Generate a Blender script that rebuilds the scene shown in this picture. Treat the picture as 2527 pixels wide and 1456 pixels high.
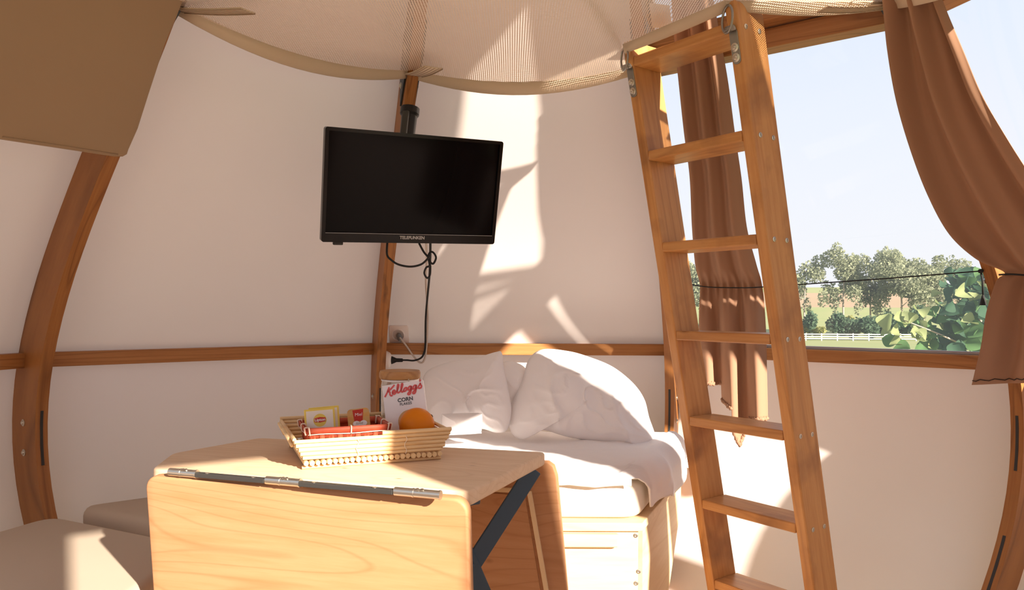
import bpy, bmesh, math, random
from mathutils import Vector, Matrix, noise
from math import sin, cos, pi, radians as R, sqrt

random.seed(7)
for o in list(bpy.data.objects):
    bpy.data.objects.remove(o)
scene = bpy.context.scene
COL = scene.collection

# ------------------------------------------------------------------ camera
FPX, CU, YH, EYE, ROLL = 1862.0, 1263.5, 758.0, 1.15, 0.00377
cam_d = bpy.data.cameras.new('camera')
cam = bpy.data.objects.new('camera', cam_d)
COL.objects.link(cam)
cam_d.sensor_width = 36.0
cam_d.lens = 36.0 * FPX / 2527.0
cam_d.shift_y = (YH - 728.0) / 2527.0
cam_d.clip_start = 0.02
cam_d.clip_end = 3000
cam.matrix_world = Matrix.Translation((0, 0, EYE)) @ Matrix.Rotation(R(90), 4, 'X') @ Matrix.Rotation(ROLL, 4, 'Z')
scene.camera = cam

# ------------------------------------------------------------------ world, sun, exposure
SUN_DIR = Vector((-0.60, 0.78, -0.45)).normalized()      # the way the sunlight travels
world = bpy.data.worlds.new('sky')
scene.world = world
world.use_nodes = True
nt = world.node_tree
nt.nodes.clear()
w_out = nt.nodes.new('ShaderNodeOutputWorld')
w_bg = nt.nodes.new('ShaderNodeBackground')
w_tc = nt.nodes.new('ShaderNodeTexCoord')
w_sep = nt.nodes.new('ShaderNodeSeparateXYZ')
w_rmp = nt.nodes.new('ShaderNodeValToRGB')
w_rmp.color_ramp.elements[0].position = 0.0
w_rmp.color_ramp.elements[0].color = (0.90, 0.90, 0.93, 1)
w_rmp.color_ramp.elements[1].position = 0.45
w_rmp.color_ramp.elements[1].color = (0.66, 0.77, 0.95, 1)
nt.links.new(w_tc.outputs['Generated'], w_sep.inputs[0])
nt.links.new(w_sep.outputs['Z'], w_rmp.inputs[0])
nt.links.new(w_rmp.outputs[0], w_bg.inputs[0])
nt.links.new(w_bg.outputs[0], w_out.inputs[0])
w_bg.inputs[1].default_value = 0.37
sun_d = bpy.data.lights.new('sun', 'SUN')
sun = bpy.data.objects.new('sun', sun_d)
COL.objects.link(sun)
sun.location = (6, -6, 8)
sun.rotation_euler = SUN_DIR.to_track_quat('-Z', 'Y').to_euler()
sun_d.energy = 5.4
sun_d.color = (1.0, 0.87, 0.74)
sun_d.angle = R(0.9)
scene.view_settings.view_transform = 'Standard'
scene.view_settings.look = 'None'
scene.view_settings.gamma = 1.0
scene.view_settings.use_curve_mapping = False
scene.view_settings.exposure = 1.58
scene.cycles.max_bounces = 16
scene.cycles.diffuse_bounces = 10
scene.cycles.transparent_max_bounces = 16
scene.cycles.sample_clamp_indirect = 8.0

# ------------------------------------------------------------------ pixel -> place
def ray(u, v):
    a = (u - CU) / FPX
    b = -(v - YH) / FPX
    return a * cos(ROLL) - b * sin(ROLL), a * sin(ROLL) + b * cos(ROLL)

def W(u, v, d):
    a, b = ray(u, v)
    return Vector((a * d, d, EYE + b * d))

def WZ(u, v, z):
    a, b = ray(u, v)
    return W(u, v, (z - EYE) / b)

def WP(u, v, p, n):
    a, b = ray(u, v)
    dirv = Vector((a, 1, b))
    o = Vector((0, 0, EYE))
    t = (Vector(p) - o).dot(n) / dirv.dot(n)
    return o + dirv * t

# ------------------------------------------------------------------ scene helpers
WM = {}

def link(name, data, parent=None, M=None):
    o = bpy.data.objects.new(name, data)
    COL.objects.link(o)
    M = M if M is not None else Matrix()
    if parent is not None:
        o.parent = parent
        o.matrix_parent_inverse = WM[parent].inverted()
    o.matrix_basis = M
    WM[o] = M
    return o

def add(name, me, mat, parent=None, M=None, smooth=None, fresh=True):
    o = link(name, me, parent, M)
    if mat is not None and fresh:
        me.materials.clear()
        me.materials.append(mat)
    if smooth is not None:
        me.polygons.foreach_set('use_smooth', [True] * len(me.polygons))
        if smooth > 0:
            me.set_sharp_from_angle(angle=R(smooth))
    return o

def tag(o, label, cat, group=None):
    o['label'] = label
    o['category'] = cat
    if group:
        o['group'] = group
    return o

def thing(name, label, cat, loc=(0, 0, 0), group=None):
    return tag(link(name, None, None, Matrix.Translation(loc)), label, cat, group)

def struct(o):
    o['kind'] = 'structure'
    return o

def frame(origin, x, z=None, y=None):
    """matrix with local X along x; z (or y) fixes the twist"""
    x = Vector(x).normalized()
    if z is not None:
        z = Vector(z)
        z = (z - x * z.dot(x)).normalized()
        y = z.cross(x)
    else:
        y = Vector(y)
        y = (y - x * y.dot(x)).normalized()
        z = x.cross(y)
    M = Matrix((x, y, z)).transposed().to_4x4()
    M.translation = Vector(origin)
    return M

def bm_mesh(bm, name='m'):
    bmesh.ops.recalc_face_normals(bm, faces=bm.faces)
    me = bpy.data.meshes.new(name)
    bm.to_mesh(me)
    bm.free()
    return me

def pydata(v, f, name='m', uv=None):
    me = bpy.data.meshes.new(name)
    me.from_pydata([tuple(p) for p in v], [], f)
    if uv:
        l = me.uv_layers.new(name='UVMap')
        for lp in me.loops:
            l.data[lp.index].uv = uv[lp.vertex_index]
    me.update()
    return me

def box(sx, sy, sz, bev=0.0, seg=2, at=(0, 0, 0)):
    bm = bmesh.new()
    bmesh.ops.create_cube(bm, size=1.0)
    for v in bm.verts:
        v.co = Vector((v.co.x * sx + at[0], v.co.y * sy + at[1], v.co.z * sz + at[2]))
    if bev > 0:
        bmesh.ops.bevel(bm, geom=list(bm.edges), offset=bev, segments=seg, affect='EDGES', profile=0.5)
    return bm_mesh(bm)

def beam(p, q, w, h, up=(0, 0, 1), bev=0.003):
    """box from p to q: mesh + world matrix (local X along it, w across Y, h along Z)"""
    p, q = Vector(p), Vector(q)
    return box((q - p).length, w, h, bev), frame((p + q) / 2, q - p, z=up)

def prism(poly, h, bev=0.0, seg=2):
    """polygon in XY, from z=-h to z=0"""
    bm = bmesh.new()
    top = [bm.verts.new((x, y, 0)) for x, y in poly]
    bot = [bm.verts.new((x, y, -h)) for x, y in poly]
    n = len(poly)
    bm.faces.new(top)
    bm.faces.new(list(reversed(bot)))
    for i in range(n):
        bm.faces.new((top[i], bot[i], bot[(i + 1) % n], top[(i + 1) % n]))
    bmesh.ops.recalc_face_normals(bm, faces=bm.faces)
    if bev > 0:
        ed = [e for e in bm.edges if abs(e.verts[0].co.z - e.verts[1].co.z) < 1e-6]
        bmesh.ops.bevel(bm, geom=ed, offset=bev, segments=seg, affect='EDGES', profile=0.5)
    return bm_mesh(bm)

def rrect(w, h, r, n=5, corners=(1, 1, 1, 1)):
    pts = []
    for i, (sx, sy) in enumerate(((1, 1), (-1, 1), (-1, -1), (1, -1))):
        if not corners[i]:
            pts.append((sx * w / 2, sy * h / 2))
            continue
        for k in range(n + 1):
            a = pi / 2 * i + pi / 2 * k / n
            pts.append((sx * (w / 2 - r) + r * cos(a), sy * (h / 2 - r) + r * sin(a)))
    return pts

def tube(pts, r, seg=8, closed=False):
    pts = [Vector(p) for p in pts]
    n = len(pts)
    v, f = [], []
    up = None
    for i, p in enumerate(pts):
        if closed:
            t = (pts[(i + 1) % n] - pts[i - 1]).normalized()
        else:
            t = (pts[min(i + 1, n - 1)] - pts[max(i - 1, 0)]).normalized()
        if up is None:
            up = Vector((0, 0, 1)) if abs(t.z) < 0.9 else Vector((1, 0, 0))
        s = t.cross(up).normalized()
        up = s.cross(t).normalized()
        rr = r[i] if isinstance(r, (list, tuple)) else r
        for k in range(seg):
            a = 2 * pi * k / seg
            v.append(p + s * rr * cos(a) + up * rr * sin(a))
    m = n if closed else n - 1
    for i in range(m):
        j = (i + 1) % n
        for k in range(seg):
            l = (k + 1) % seg
            f.append((i * seg + k, i * seg + l, j * seg + l, j * seg + k))
    if not closed:
        f.append(tuple(reversed(range(seg))))
        f.append(tuple(range((n - 1) * seg, n * seg)))
    return pydata(v, f)

def smooth_path(pts, sub=6):
    pts = [Vector(p) for p in pts]
    out = []
    for i in range(len(pts) - 1):
        p0, p1, p2, p3 = pts[max(i - 1, 0)], pts[i], pts[i + 1], pts[min(i + 2, len(pts) - 1)]
        for k in range(sub):
            t = k / sub
            out.append(0.5 * ((2 * p1) + (p2 - p0) * t + (2 * p0 - 5 * p1 + 4 * p2 - p3) * t * t + (3 * p1 - p0 - 3 * p2 + p3) * t ** 3))
    out.append(pts[-1])
    return out

def lathe(prof, seg=24):
    v, f = [], []
    n = len(prof)
    for r, z in prof:
        for k in range(seg):
            a = 2 * pi * k / seg
            v.append((r * cos(a), r * sin(a), z))
    for i in range(n - 1):
        for k in range(seg):
            l = (k + 1) % seg
            f.append((i * seg + k, i * seg + l, (i + 1) * seg + l, (i + 1) * seg + k))
    f.append(tuple(reversed(range(seg))))
    f.append(tuple(range((n - 1) * seg, n * seg)))
    return pydata(v, f)

def cyl(r, h, seg=12, r2=None):
    """along local Z, centred"""
    r2 = r if r2 is None else r2
    return lathe([(r, -h / 2), (r2, h / 2)], seg)

def surf(nu, nv, fn, uvscale=(1, 1), closed_u=False):
    v, f, uv = [], [], []
    for j in range(nv + 1):
        for i in range(nu + (0 if closed_u else 1)):
            s, t = i / nu, j / nv
            v.append(fn(s, t))
            uv.append((s * uvscale[0], t * uvscale[1]))
    n = nu if closed_u else nu + 1
    for j in range(nv):
        for i in range(nu):
            i2 = (i + 1) % n if closed_u else i + 1
            f.append((j * n + i, j * n + i2, (j + 1) * n + i2, (j + 1) * n + i))
    return pydata(v, f, uv=uv)

def solid(o, t, off=0.0):
    m = o.modifiers.new('thickness', 'SOLIDIFY')
    m.thickness = t
    m.offset = off
    return o

def text_mesh(s, size, depth=0.0003, shear=0.0, bold=0.0):
    c = bpy.data.curves.new('t', 'FONT')
    c.body = s
    c.size = size
    c.extrude = depth
    c.shear = shear
    c.offset = bold
    c.align_x = 'CENTER'
    c.align_y = 'CENTER'
    c.resolution_u = 3
    t = bpy.data.objects.new('t', c)
    COL.objects.link(t)
    dg = bpy.context.evaluated_depsgraph_get()
    me = bpy.data.meshes.new_from_object(t.evaluated_get(dg))
    bpy.data.objects.remove(t)
    bpy.data.curves.remove(c)
    return me

def ribbon(strokes, w, h=0.0003):
    """flat strokes (lists of 2-D points) as thin solid ribbons in the XY plane"""
    v, f = [], []
    for st in strokes:
        pts = [Vector((p[0], p[1], 0)) for p in st]
        pts = smooth_path(pts, 5) if len(pts) > 2 else pts
        b = len(v)
        n = len(pts)
        for i, p in enumerate(pts):
            t = (pts[min(i + 1, n - 1)] - pts[max(i - 1, 0)]).normalized()
            s = Vector((-t.y, t.x, 0)) * w / 2
            for q in (p + s, p - s):
                v.append((q.x, q.y, 0))
                v.append((q.x, q.y, h))
        for i in range(n - 1):
            a, c = b + 4 * i, b + 4 * i + 4
            f += [(a + 1, a + 3, c + 3, c + 1), (a, c, c + 2, a + 2), (a, a + 1, c + 1, c), (a + 2, c + 2, c + 3, a + 3)]
        f += [(b, b + 2, b + 3, b + 1), (b + 4 * n - 4, b + 4 * n - 3, b + 4 * n - 1, b + 4 * n - 2)]
    return pydata(v, f)

# ------------------------------------------------------------------ materials
def new_mat(name):
    m = bpy.data.materials.new(name)
    m.use_nodes = True
    n = m.node_tree.nodes
    b = n['Principled BSDF']
    return m, n, m.node_tree.links, b

def plain(name, col, rough=0.6, metal=0.0, spec=0.4, **kw):
    m, n, l, b = new_mat(name)
    b.inputs['Base Color'].default_value = (*col, 1)
    b.inputs['Roughness'].default_value = rough
    b.inputs['Metallic'].default_value = metal
    b.inputs['Specular IOR Level'].default_value = spec
    for k, v in kw.items():
        b.inputs[k].default_value = v
    return m

def mixcol(n, l, fac, a, b):
    x = n.new('ShaderNodeMix')
    x.data_type = 'RGBA'
    for s, v in ((0, fac), (6, a), (7, b)):
        if isinstance(v, bpy.types.NodeSocket):
            l.new(v, x.inputs[s])
        elif s == 0:
            x.inputs[0].default_value = v
        else:
            x.inputs[s].default_value = (*v, 1)
    return x.outputs[2]

def ramp(n, l, src, stops):
    r = n.new('ShaderNodeValToRGB')
    e = r.color_ramp.elements
    while len(e) < len(stops):
        e.new(0.5)
    for el, (p, c) in zip(e, stops):
        el.position = p
        el.color = (*c, 1) if len(c) == 3 else c
    l.new(src, r.inputs[0])
    return r.outputs[0]

def wood(name, light, mid, dark, grain=(1.2, 22, 22), rings=5.0, rough=0.55, coord='Object', knots=0.0, bump=0.15, spec=0.35, stain=None, ringamt=0.55):
    m, n, l, b = new_mat(name)
    tc = n.new('ShaderNodeTexCoord')
    oi = n.new('ShaderNodeObjectInfo')
    mp = n.new('ShaderNodeMapping')
    va = n.new('ShaderNodeVectorMath')
    va.operation = 'ADD'
    sc = n.new('ShaderNodeVectorMath')
    sc.operation = 'SCALE'
    cmb = n.new('ShaderNodeCombineXYZ')
    for i in range(3):
        l.new(oi.outputs['Random'], cmb.inputs[i])
    l.new(cmb.outputs[0], sc.inputs[0])
    sc.inputs['Scale'].default_value = 13.0
    l.new(tc.outputs[coord], va.inputs[0])
    l.new(sc.outputs[0], va.inputs[1])
    l.new(va.outputs[0], mp.inputs[0])
    mp.inputs['Scale'].default_value = grain
    n1 = n.new('ShaderNodeTexNoise')
    n1.inputs['Scale'].default_value = 3.0
    n1.inputs['Detail'].default_value = 6
    n1.inputs['Roughness'].default_value = 0.65
    l.new(mp.outputs[0], n1.inputs['Vector'])
    # growth rings: bands of a slow stretched noise
    mp2 = n.new('ShaderNodeMapping')
    mp2.inputs['Scale'].default_value = (grain[0] * 0.32, grain[1] * 0.16, grain[2] * 0.16)
    l.new(va.outputs[0], mp2.inputs[0])
    n2 = n.new('ShaderNodeTexNoise')
    n2.inputs['Scale'].default_value = 1.3
    n2.inputs['Detail'].default_value = 1.5
    l.new(mp2.outputs[0], n2.inputs['Vector'])
    mul = n.new('ShaderNodeMath')
    mul.operation = 'MULTIPLY'
    mul.inputs[1].default_value = rings * 6
    l.new(n2.outputs[0], mul.inputs[0])
    fr = n.new('ShaderNodeMath')
    fr.operation = 'PINGPONG'
    fr.inputs[1].default_value = 1.0
    l.new(mul.outputs[0], fr.inputs[0])
    c1 = ramp(n, l, n1.outputs[0], [(0.30, mid), (0.62, light)])
    rr = ramp(n, l, fr.outputs[0], [(0.0, (ringamt,) * 3), (0.22, (0.05,) * 3), (1.0, (0, 0, 0))])
    c2 = mixcol(n, l, rr, c1, dark)
    if knots > 0:
        mp3 = n.new('ShaderNodeMapping')
        mp3.inputs['Scale'].default_value = (knots, knots * 1.8, knots * 1.8)
        l.new(va.outputs[0], mp3.inputs[0])
        vo = n.new('ShaderNodeTexVoronoi')
        vo.inputs['Scale'].default_value = 1.0
        l.new(mp3.outputs[0], vo.inputs['Vector'])
        kr = ramp(n, l, vo.outputs['Distance'], [(0.02, (0.9,) * 3), (0.05, (0.35,) * 3), (0.085, (0, 0, 0))])
        c2 = mixcol(n, l, kr, c2, tuple(x * 0.55 for x in dark))
    if stain is not None:
        ns = n.new('ShaderNodeTexNoise')
        ns.inputs['Scale'].default_value = stain[1]
        ns.inputs['Detail'].default_value = 4
        l.new(va.outputs[0], ns.inputs['Vector'])
        sr = ramp(n, l, ns.outputs[0], [(0.52, (0, 0, 0)), (0.72, (0.75,) * 3)])
        c2 = mixcol(n, l, sr, c2, stain[0])
    l.new(c2, b.inputs['Base Color'])
    b.inputs['Roughness'].default_value = rough
    b.inputs['Specular IOR Level'].default_value = spec
    bp = n.new('ShaderNodeBump')
    bp.inputs['Strength'].default_value = bump
    bp.inputs['Distance'].default_value = 0.002
    l.new(n1.outputs[0], bp.inputs['Height'])
    l.new(bp.outputs[0], b.inputs['Normal'])
    return m

def fabric(name, col, col2=None, scale=900.0, rough=0.9, translucent=0.0, tcol=None, bump=0.1, sheen=0.0, blotch=3.0):
    m, n, l, b = new_mat(name)
    tc = n.new('ShaderNodeTexCoord')
    ns = n.new('ShaderNodeTexNoise')
    ns.inputs['Scale'].default_value = blotch
    ns.inputs['Detail'].default_value = 3
    l.new(tc.outputs['Object'], ns.inputs['Vector'])
    c = mixcol(n, l, ns.outputs[0], col, col2 or tuple(x * 0.92 for x in col))
    l.new(c, b.inputs['Base Color'])
    b.inputs['Roughness'].default_value = rough
    b.inputs['Specular IOR Level'].default_value = 0.15
    b.inputs['Sheen Weight'].default_value = sheen
    nf = n.new('ShaderNodeTexNoise')
    nf.inputs['Scale'].default_value = scale
    nf.inputs['Detail'].default_value = 2
    l.new(tc.outputs['Object'], nf.inputs['Vector'])
    bp = n.new('ShaderNodeBump')
    bp.inputs['Strength'].default_value = bump
    bp.inputs['Distance'].default_value = 0.001
    l.new(nf.outputs[0], bp.inputs['Height'])
    l.new(bp.outputs[0], b.inputs['Normal'])
    if translucent > 0:
        tr = n.new('ShaderNodeBsdfTranslucent')
        tr.inputs[0].default_value = (*(tcol or col), 1)
        mx = n.new('ShaderNodeMixShader')
        mx.inputs[0].default_value = translucent
        l.new(b.outputs[0], mx.inputs[1])
        l.new(tr.outputs[0], mx.inputs[2])
        l.new(mx.outputs[0], n['Material Output'].inputs[0])
    return m

M_RIB = wood('laminated_timber', (0.37, 0.155, 0.042), (0.29, 0.108, 0.028), (0.13, 0.045, 0.012), grain=(1.2, 14, 40), rings=4, coord='UV', rough=0.45, bump=0.2)
M_RAIL = wood('stained_rail', (0.45, 0.205, 0.066), (0.36, 0.15, 0.044), (0.19, 0.065, 0.019), grain=(1.5, 20, 30), rings=5, rough=0.5, knots=1.3)
M_LADDER = wood('ladder_timber', (0.62, 0.31, 0.105), (0.50, 0.215, 0.058), (0.27, 0.095, 0.025), grain=(1.4, 18, 22), rings=3, rough=0.42, knots=3.2, stain=((0.22, 0.085, 0.03), 5.0), ringamt=0.35, spec=0.5)
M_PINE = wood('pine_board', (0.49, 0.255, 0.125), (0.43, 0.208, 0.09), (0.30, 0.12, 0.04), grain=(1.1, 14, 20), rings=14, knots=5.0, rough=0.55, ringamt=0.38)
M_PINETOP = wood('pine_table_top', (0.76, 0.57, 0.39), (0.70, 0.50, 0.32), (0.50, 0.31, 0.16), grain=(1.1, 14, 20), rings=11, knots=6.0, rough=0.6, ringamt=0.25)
M_PALEWOOD = wood('pale_plywood', (0.76, 0.58, 0.36), (0.70, 0.51, 0.29), (0.55, 0.34, 0.15), grain=(1.0, 10, 14), rings=3, knots=1.2, rough=0.6, ringamt=0.3)
M_BAMBOO = wood('cane_stick', (0.78, 0.58, 0.33), (0.68, 0.47, 0.24), (0.45, 0.27, 0.11), grain=(3, 60, 60), rings=2, rough=0.45, ringamt=0.3)
M_CANE_END = plain('cut_cane', (0.72, 0.54, 0.33), 0.7)
M_LIDWOOD = wood('bamboo_lid', (0.50, 0.27, 0.10), (0.42, 0.20, 0.07), (0.24, 0.10, 0.03), grain=(2, 30, 30), rings=2, rough=0.4)
M_CANVAS = fabric('white_canvas', (0.87, 0.795, 0.745), (0.84, 0.755, 0.70), scale=500, translucent=0.18, tcol=(0.90, 0.77, 0.69), bump=0.05, rough=0.8)
M_LINING = fabric('white_wall_lining', (0.88, 0.82, 0.79), (0.86, 0.79, 0.755), scale=500, bump=0.05, rough=0.8, translucent=0.18, tcol=(0.95, 0.76, 0.72))
M_TAN = fabric('taupe_upholstery', (0.52, 0.435, 0.345), (0.48, 0.40, 0.315), scale=700, bump=0.12)
M_PAD = fabric('tan_upholstery', (0.36, 0.255, 0.16), (0.33, 0.23, 0.145), scale=700, bump=0.12)
M_CURTAIN = fabric('brown_curtain_cloth', (0.42, 0.245, 0.155), (0.385, 0.222, 0.138), scale=900, translucent=0.12, tcol=(0.55, 0.32, 0.20), bump=0.1)
M_STITCH = plain('dark_stitching', (0.05, 0.03, 0.02), 0.9)
M_SHEET = fabric('white_bed_linen', (0.86, 0.84, 0.84), (0.84, 0.82, 0.82), scale=900, bump=0.05, blotch=6)
M_MATTRESS = fabric('cream_mattress_cover', (0.84, 0.78, 0.68), (0.82, 0.76, 0.66), scale=700, bump=0.08)
M_WEB = fabric('cream_webbing', (0.74, 0.62, 0.47), (0.66, 0.54, 0.40), scale=1200, bump=0.3, translucent=0.15)
M_STEEL = plain('grey_steel', (0.35, 0.34, 0.31), 0.38, 1.0)
M_ZINC = plain('worn_zinc', (0.62, 0.58, 0.50), 0.35, 1.0)
M_DARKSTEEL = plain('dark_steel', (0.045, 0.055, 0.06), 0.45, 0.3)
M_BLUESTEEL = plain('blue_grey_paint', (0.045, 0.075, 0.105), 0.45, 0.2)
M_BLACK = plain('black_plastic', (0.012, 0.012, 0.013), 0.35)
M_RUBBER = plain('black_strip', (0.035, 0.033, 0.03), 0.7)
M_GREYSTRIP = plain('grey_gasket', (0.42, 0.40, 0.42), 0.6)
M_WHITE = plain('white_plastic', (0.93, 0.90, 0.87), 0.35)
M_GREY = plain('grey_plastic', (0.20, 0.22, 0.23), 0.45)
M_BEIGEWIRE = plain('beige_cable', (0.60, 0.52, 0.45), 0.5)
M_SCREEN = plain('dark_screen', (0.003, 0.003, 0.004), 0.10, 0.0, 0.12)
M_SILVERTEXT = plain('silver_lettering', (0.45, 0.45, 0.45), 0.4)
M_CORD = plain('black_cord', (0.02, 0.02, 0.02), 0.8)

def glass_pane(name, haze=0.07):
    m, n, l, b = new_mat(name)
    tr = n.new('ShaderNodeBsdfTransparent')
    tr.inputs[0].default_value = (0.97, 0.97, 0.97, 1)
    gl = n.new('ShaderNodeBsdfGlossy')
    gl.inputs['Roughness'].default_value = 0.03
    lw = n.new('ShaderNodeFresnel')
    lw.inputs['IOR'].default_value = 1.25
    mx = n.new('ShaderNodeMixShader')
    l.new(lw.outputs[0], mx.inputs[0])
    l.new(tr.outputs[0], mx.inputs[1])
    l.new(gl.outputs[0], mx.inputs[2])
    tl = n.new('ShaderNodeBsdfTranslucent')
    tl.inputs[0].default_value = (0.95, 0.94, 0.92, 1)
    mx2 = n.new('ShaderNodeMixShader')
    mx2.inputs[0].default_value = haze
    l.new(mx.outputs[0], mx2.inputs[1])
    l.new(tl.outputs[0], mx2.inputs[2])
    l.new(mx2.outputs[0], n['Material Output'].inputs[0])
    return m

M_PANE = glass_pane('hazed_window_film', 0.09)  # veil of film and outdoor haze together, put in as translucency
M_PANE2 = glass_pane('low_haze_window_film', 0.012)  # same film with the veil cut, so sunlit panes stay below white

def net_mat():
    m, n, l, b = new_mat('perforated_net')
    tc = n.new('ShaderNodeTexCoord')
    sp = n.new('ShaderNodeSeparateXYZ')
    l.new(tc.outputs['UV'], sp.inputs[0])
    outs = []
    for i in (0, 1):
        ml = n.new('ShaderNodeMath')
        ml.operation = 'MULTIPLY'
        ml.inputs[1].default_value = 2 * pi / 0.0068
        l.new(sp.outputs[i], ml.inputs[0])
        sn = n.new('ShaderNodeMath')
        sn.operation = 'SINE'
        l.new(ml.outputs[0], sn.inputs[0])
        outs.append(sn.outputs[0])
    ad = n.new('ShaderNodeMath')
    ad.operation = 'ADD'
    l.new(outs[0], ad.inputs[0])
    l.new(outs[1], ad.inputs[1])
    gt = n.new('ShaderNodeMath')
    gt.operation = 'GREATER_THAN'
    gt.inputs[1].default_value = 0.72
    l.new(ad.outputs[0], gt.inputs[0])
    b.inputs['Base Color'].default_value = (0.80, 0.68, 0.55, 1)
    b.inputs['Roughness'].default_value = 0.7
    b.inputs['Specular IOR Level'].default_value = 0.2
    tl = n.new('ShaderNodeBsdfTranslucent')
    tl.inputs[0].default_value = (0.85, 0.70, 0.55, 1)
    m1 = n.new('ShaderNodeMixShader')
    m1.inputs[0].default_value = 0.4
    l.new(b.outputs[0], m1.inputs[1])
    l.new(tl.outputs[0], m1.inputs[2])
    tr = n.new('ShaderNodeBsdfTransparent')
    m2 = n.new('ShaderNodeMixShader')
    l.new(gt.outputs[0], m2.inputs[0])
    l.new(m1.outputs[0], m2.inputs[1])
    l.new(tr.outputs[0], m2.inputs[2])
    l.new(m2.outputs[0], n['Material Output'].inputs[0])
    return m

M_NET = net_mat()

# ------------------------------------------------------------------ the pod: ribs, walls, windows
S = 1.35
CX, CY = 0.0296 * S, 1.03948 * S
CEN = Vector((CX, CY, 0))
PC = (0.16598956, 0.49885205, -0.71976486, -0.55891549, 1.35057729)
RW, RD = 0.0386, 0.176           # rib width and depth
PH0, DP = -0.9674348, 0.6508496
AZ = [PH0 + DP * k for k in range(4)]
AZ += [AZ[3] + R(36.9) * k for k in range(1, 4)]
rest = (2 * pi + AZ[0] - AZ[6]) / 4
AZ += [AZ[6] + rest * k for k in range(1, 4)]
NR = 10

def rin(z):
    t = (z - EYE) / S
    if t > 0.62:
        return max(0.03, S * (rin_p(0.62) - 0.74 * (t - 0.62)))
    return S * rin_p(t)

def rin_p(t):
    r = 0
    for c in PC:
        r = r * t + c
    return r

def rout(z):
    return rin(z) + RD

def polar(k, r, z, side=0.0):
    a = AZ[k % NR]
    return Vector((CX + sin(a) * r + cos(a) * side, CY + cos(a) * r - sin(a) * side, z))

def chord(k, s, r, z):
    """point on the straight line between ribs k and k+1 at radius r"""
    return polar(k, r, z).lerp(polar(k + 1, r, z), s)

def bay_n(k):
    """inward horizontal normal of bay k"""
    d = polar(k + 1, 1, 0) - polar(k, 1, 0)
    n = Vector((-d.y, d.x, 0)).normalized()
    m = (polar(k, 1, 0) + polar(k + 1, 1, 0)) / 2 - CEN
    m.z = 0
    return -n if n.dot(m) > 0 else n

Z_RAIL, RAIL_T = EYE - 0.1863, 0.050
Z_RING = 2.03
Z_PLATE = 1.99
Z_HEAD = 1.77            # unseen rear window heads, canvas lowered here to cut off the sun
Z_WTOP = 2.72
Z_APEX = 3.55

def zrange(a, b, st=0.07):
    n = max(2, int((b - a) / st))
    return [a + (b - a) * i / n for i in range(n + 1)]

def rib_mesh():
    zs = zrange(-0.02, 3.30)
    v, f, uv = [], [], []
    arc = 0
    prev = None
    for z in zs:
        r = rin(z)
        if prev:
            arc += sqrt((r - prev[0]) ** 2 + (z - prev[1]) ** 2)
        prev = (r, z)
        for rr, sd, vv in ((r, -1, 0.0), (r, 1, 0.1), (r + RD, 1, 0.5), (r + RD, -1, 0.9)):
            v.append((sd * RW / 2, rr, z))     # local: +Y is outward
    # separate loops per face strip for clean UVs
    me = bpy.data.meshes.new('rib')
    n = len(zs)
    arcs = [0]
    for i in range(1, n):
        arcs.append(arcs[-1] + sqrt((rin(zs[i]) - rin(zs[i - 1])) ** 2 + (zs[i] - zs[i - 1]) ** 2))
    bm = bmesh.new()
    ul = bm.loops.layers.uv.new('UVMap')
    bv = [bm.verts.new(p) for p in v]
    for i in range(n - 1):
        for k in range(4):
            k2 = (k + 1) % 4
            fc = bm.faces.new((bv[i * 4 + k], bv[(i + 1) * 4 + k], bv[(i + 1) * 4 + k2], bv[i * 4 + k2]))
            w = RW if k in (0, 2) else RD * 0.35
            o = k * 0.31
            for lp, (a, b) in zip(fc.loops, ((i, 0), (i + 1, 0), (i + 1, 1), (i, 1))):
                lp[ul].uv = (arcs[a], (o + b * w) * (3.0 if k in (0, 2) else 1.0))
    bm.faces.new(bv[0:4])
    bm.faces.new(bv[-4:])
    return bm_mesh(bm, 'rib')

ME_RIB = rib_mesh()
ME_RIB.materials.append(M_RIB)
ME_RIBW = ME_RIB.copy()          # the weathered rib behind the television
ME_RIBW.materials.clear()
ME_RIBW.materials.append(wood('weathered_laminated_timber', (0.43, 0.185, 0.052), (0.34, 0.13, 0.034), (0.15, 0.052, 0.014), grain=(1.2, 14, 40), rings=4, coord='UV', rough=0.5, bump=0.3, stain=((0.045, 0.028, 0.016), 7.0)))

def ribM(k):
    """local frame of rib k: +Y outward, +X clockwise side, at the centre axis"""
    a = AZ[k]
    M = Matrix.Rotation(-a, 4, 'Z')
    M.translation = CEN
    return M

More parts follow.
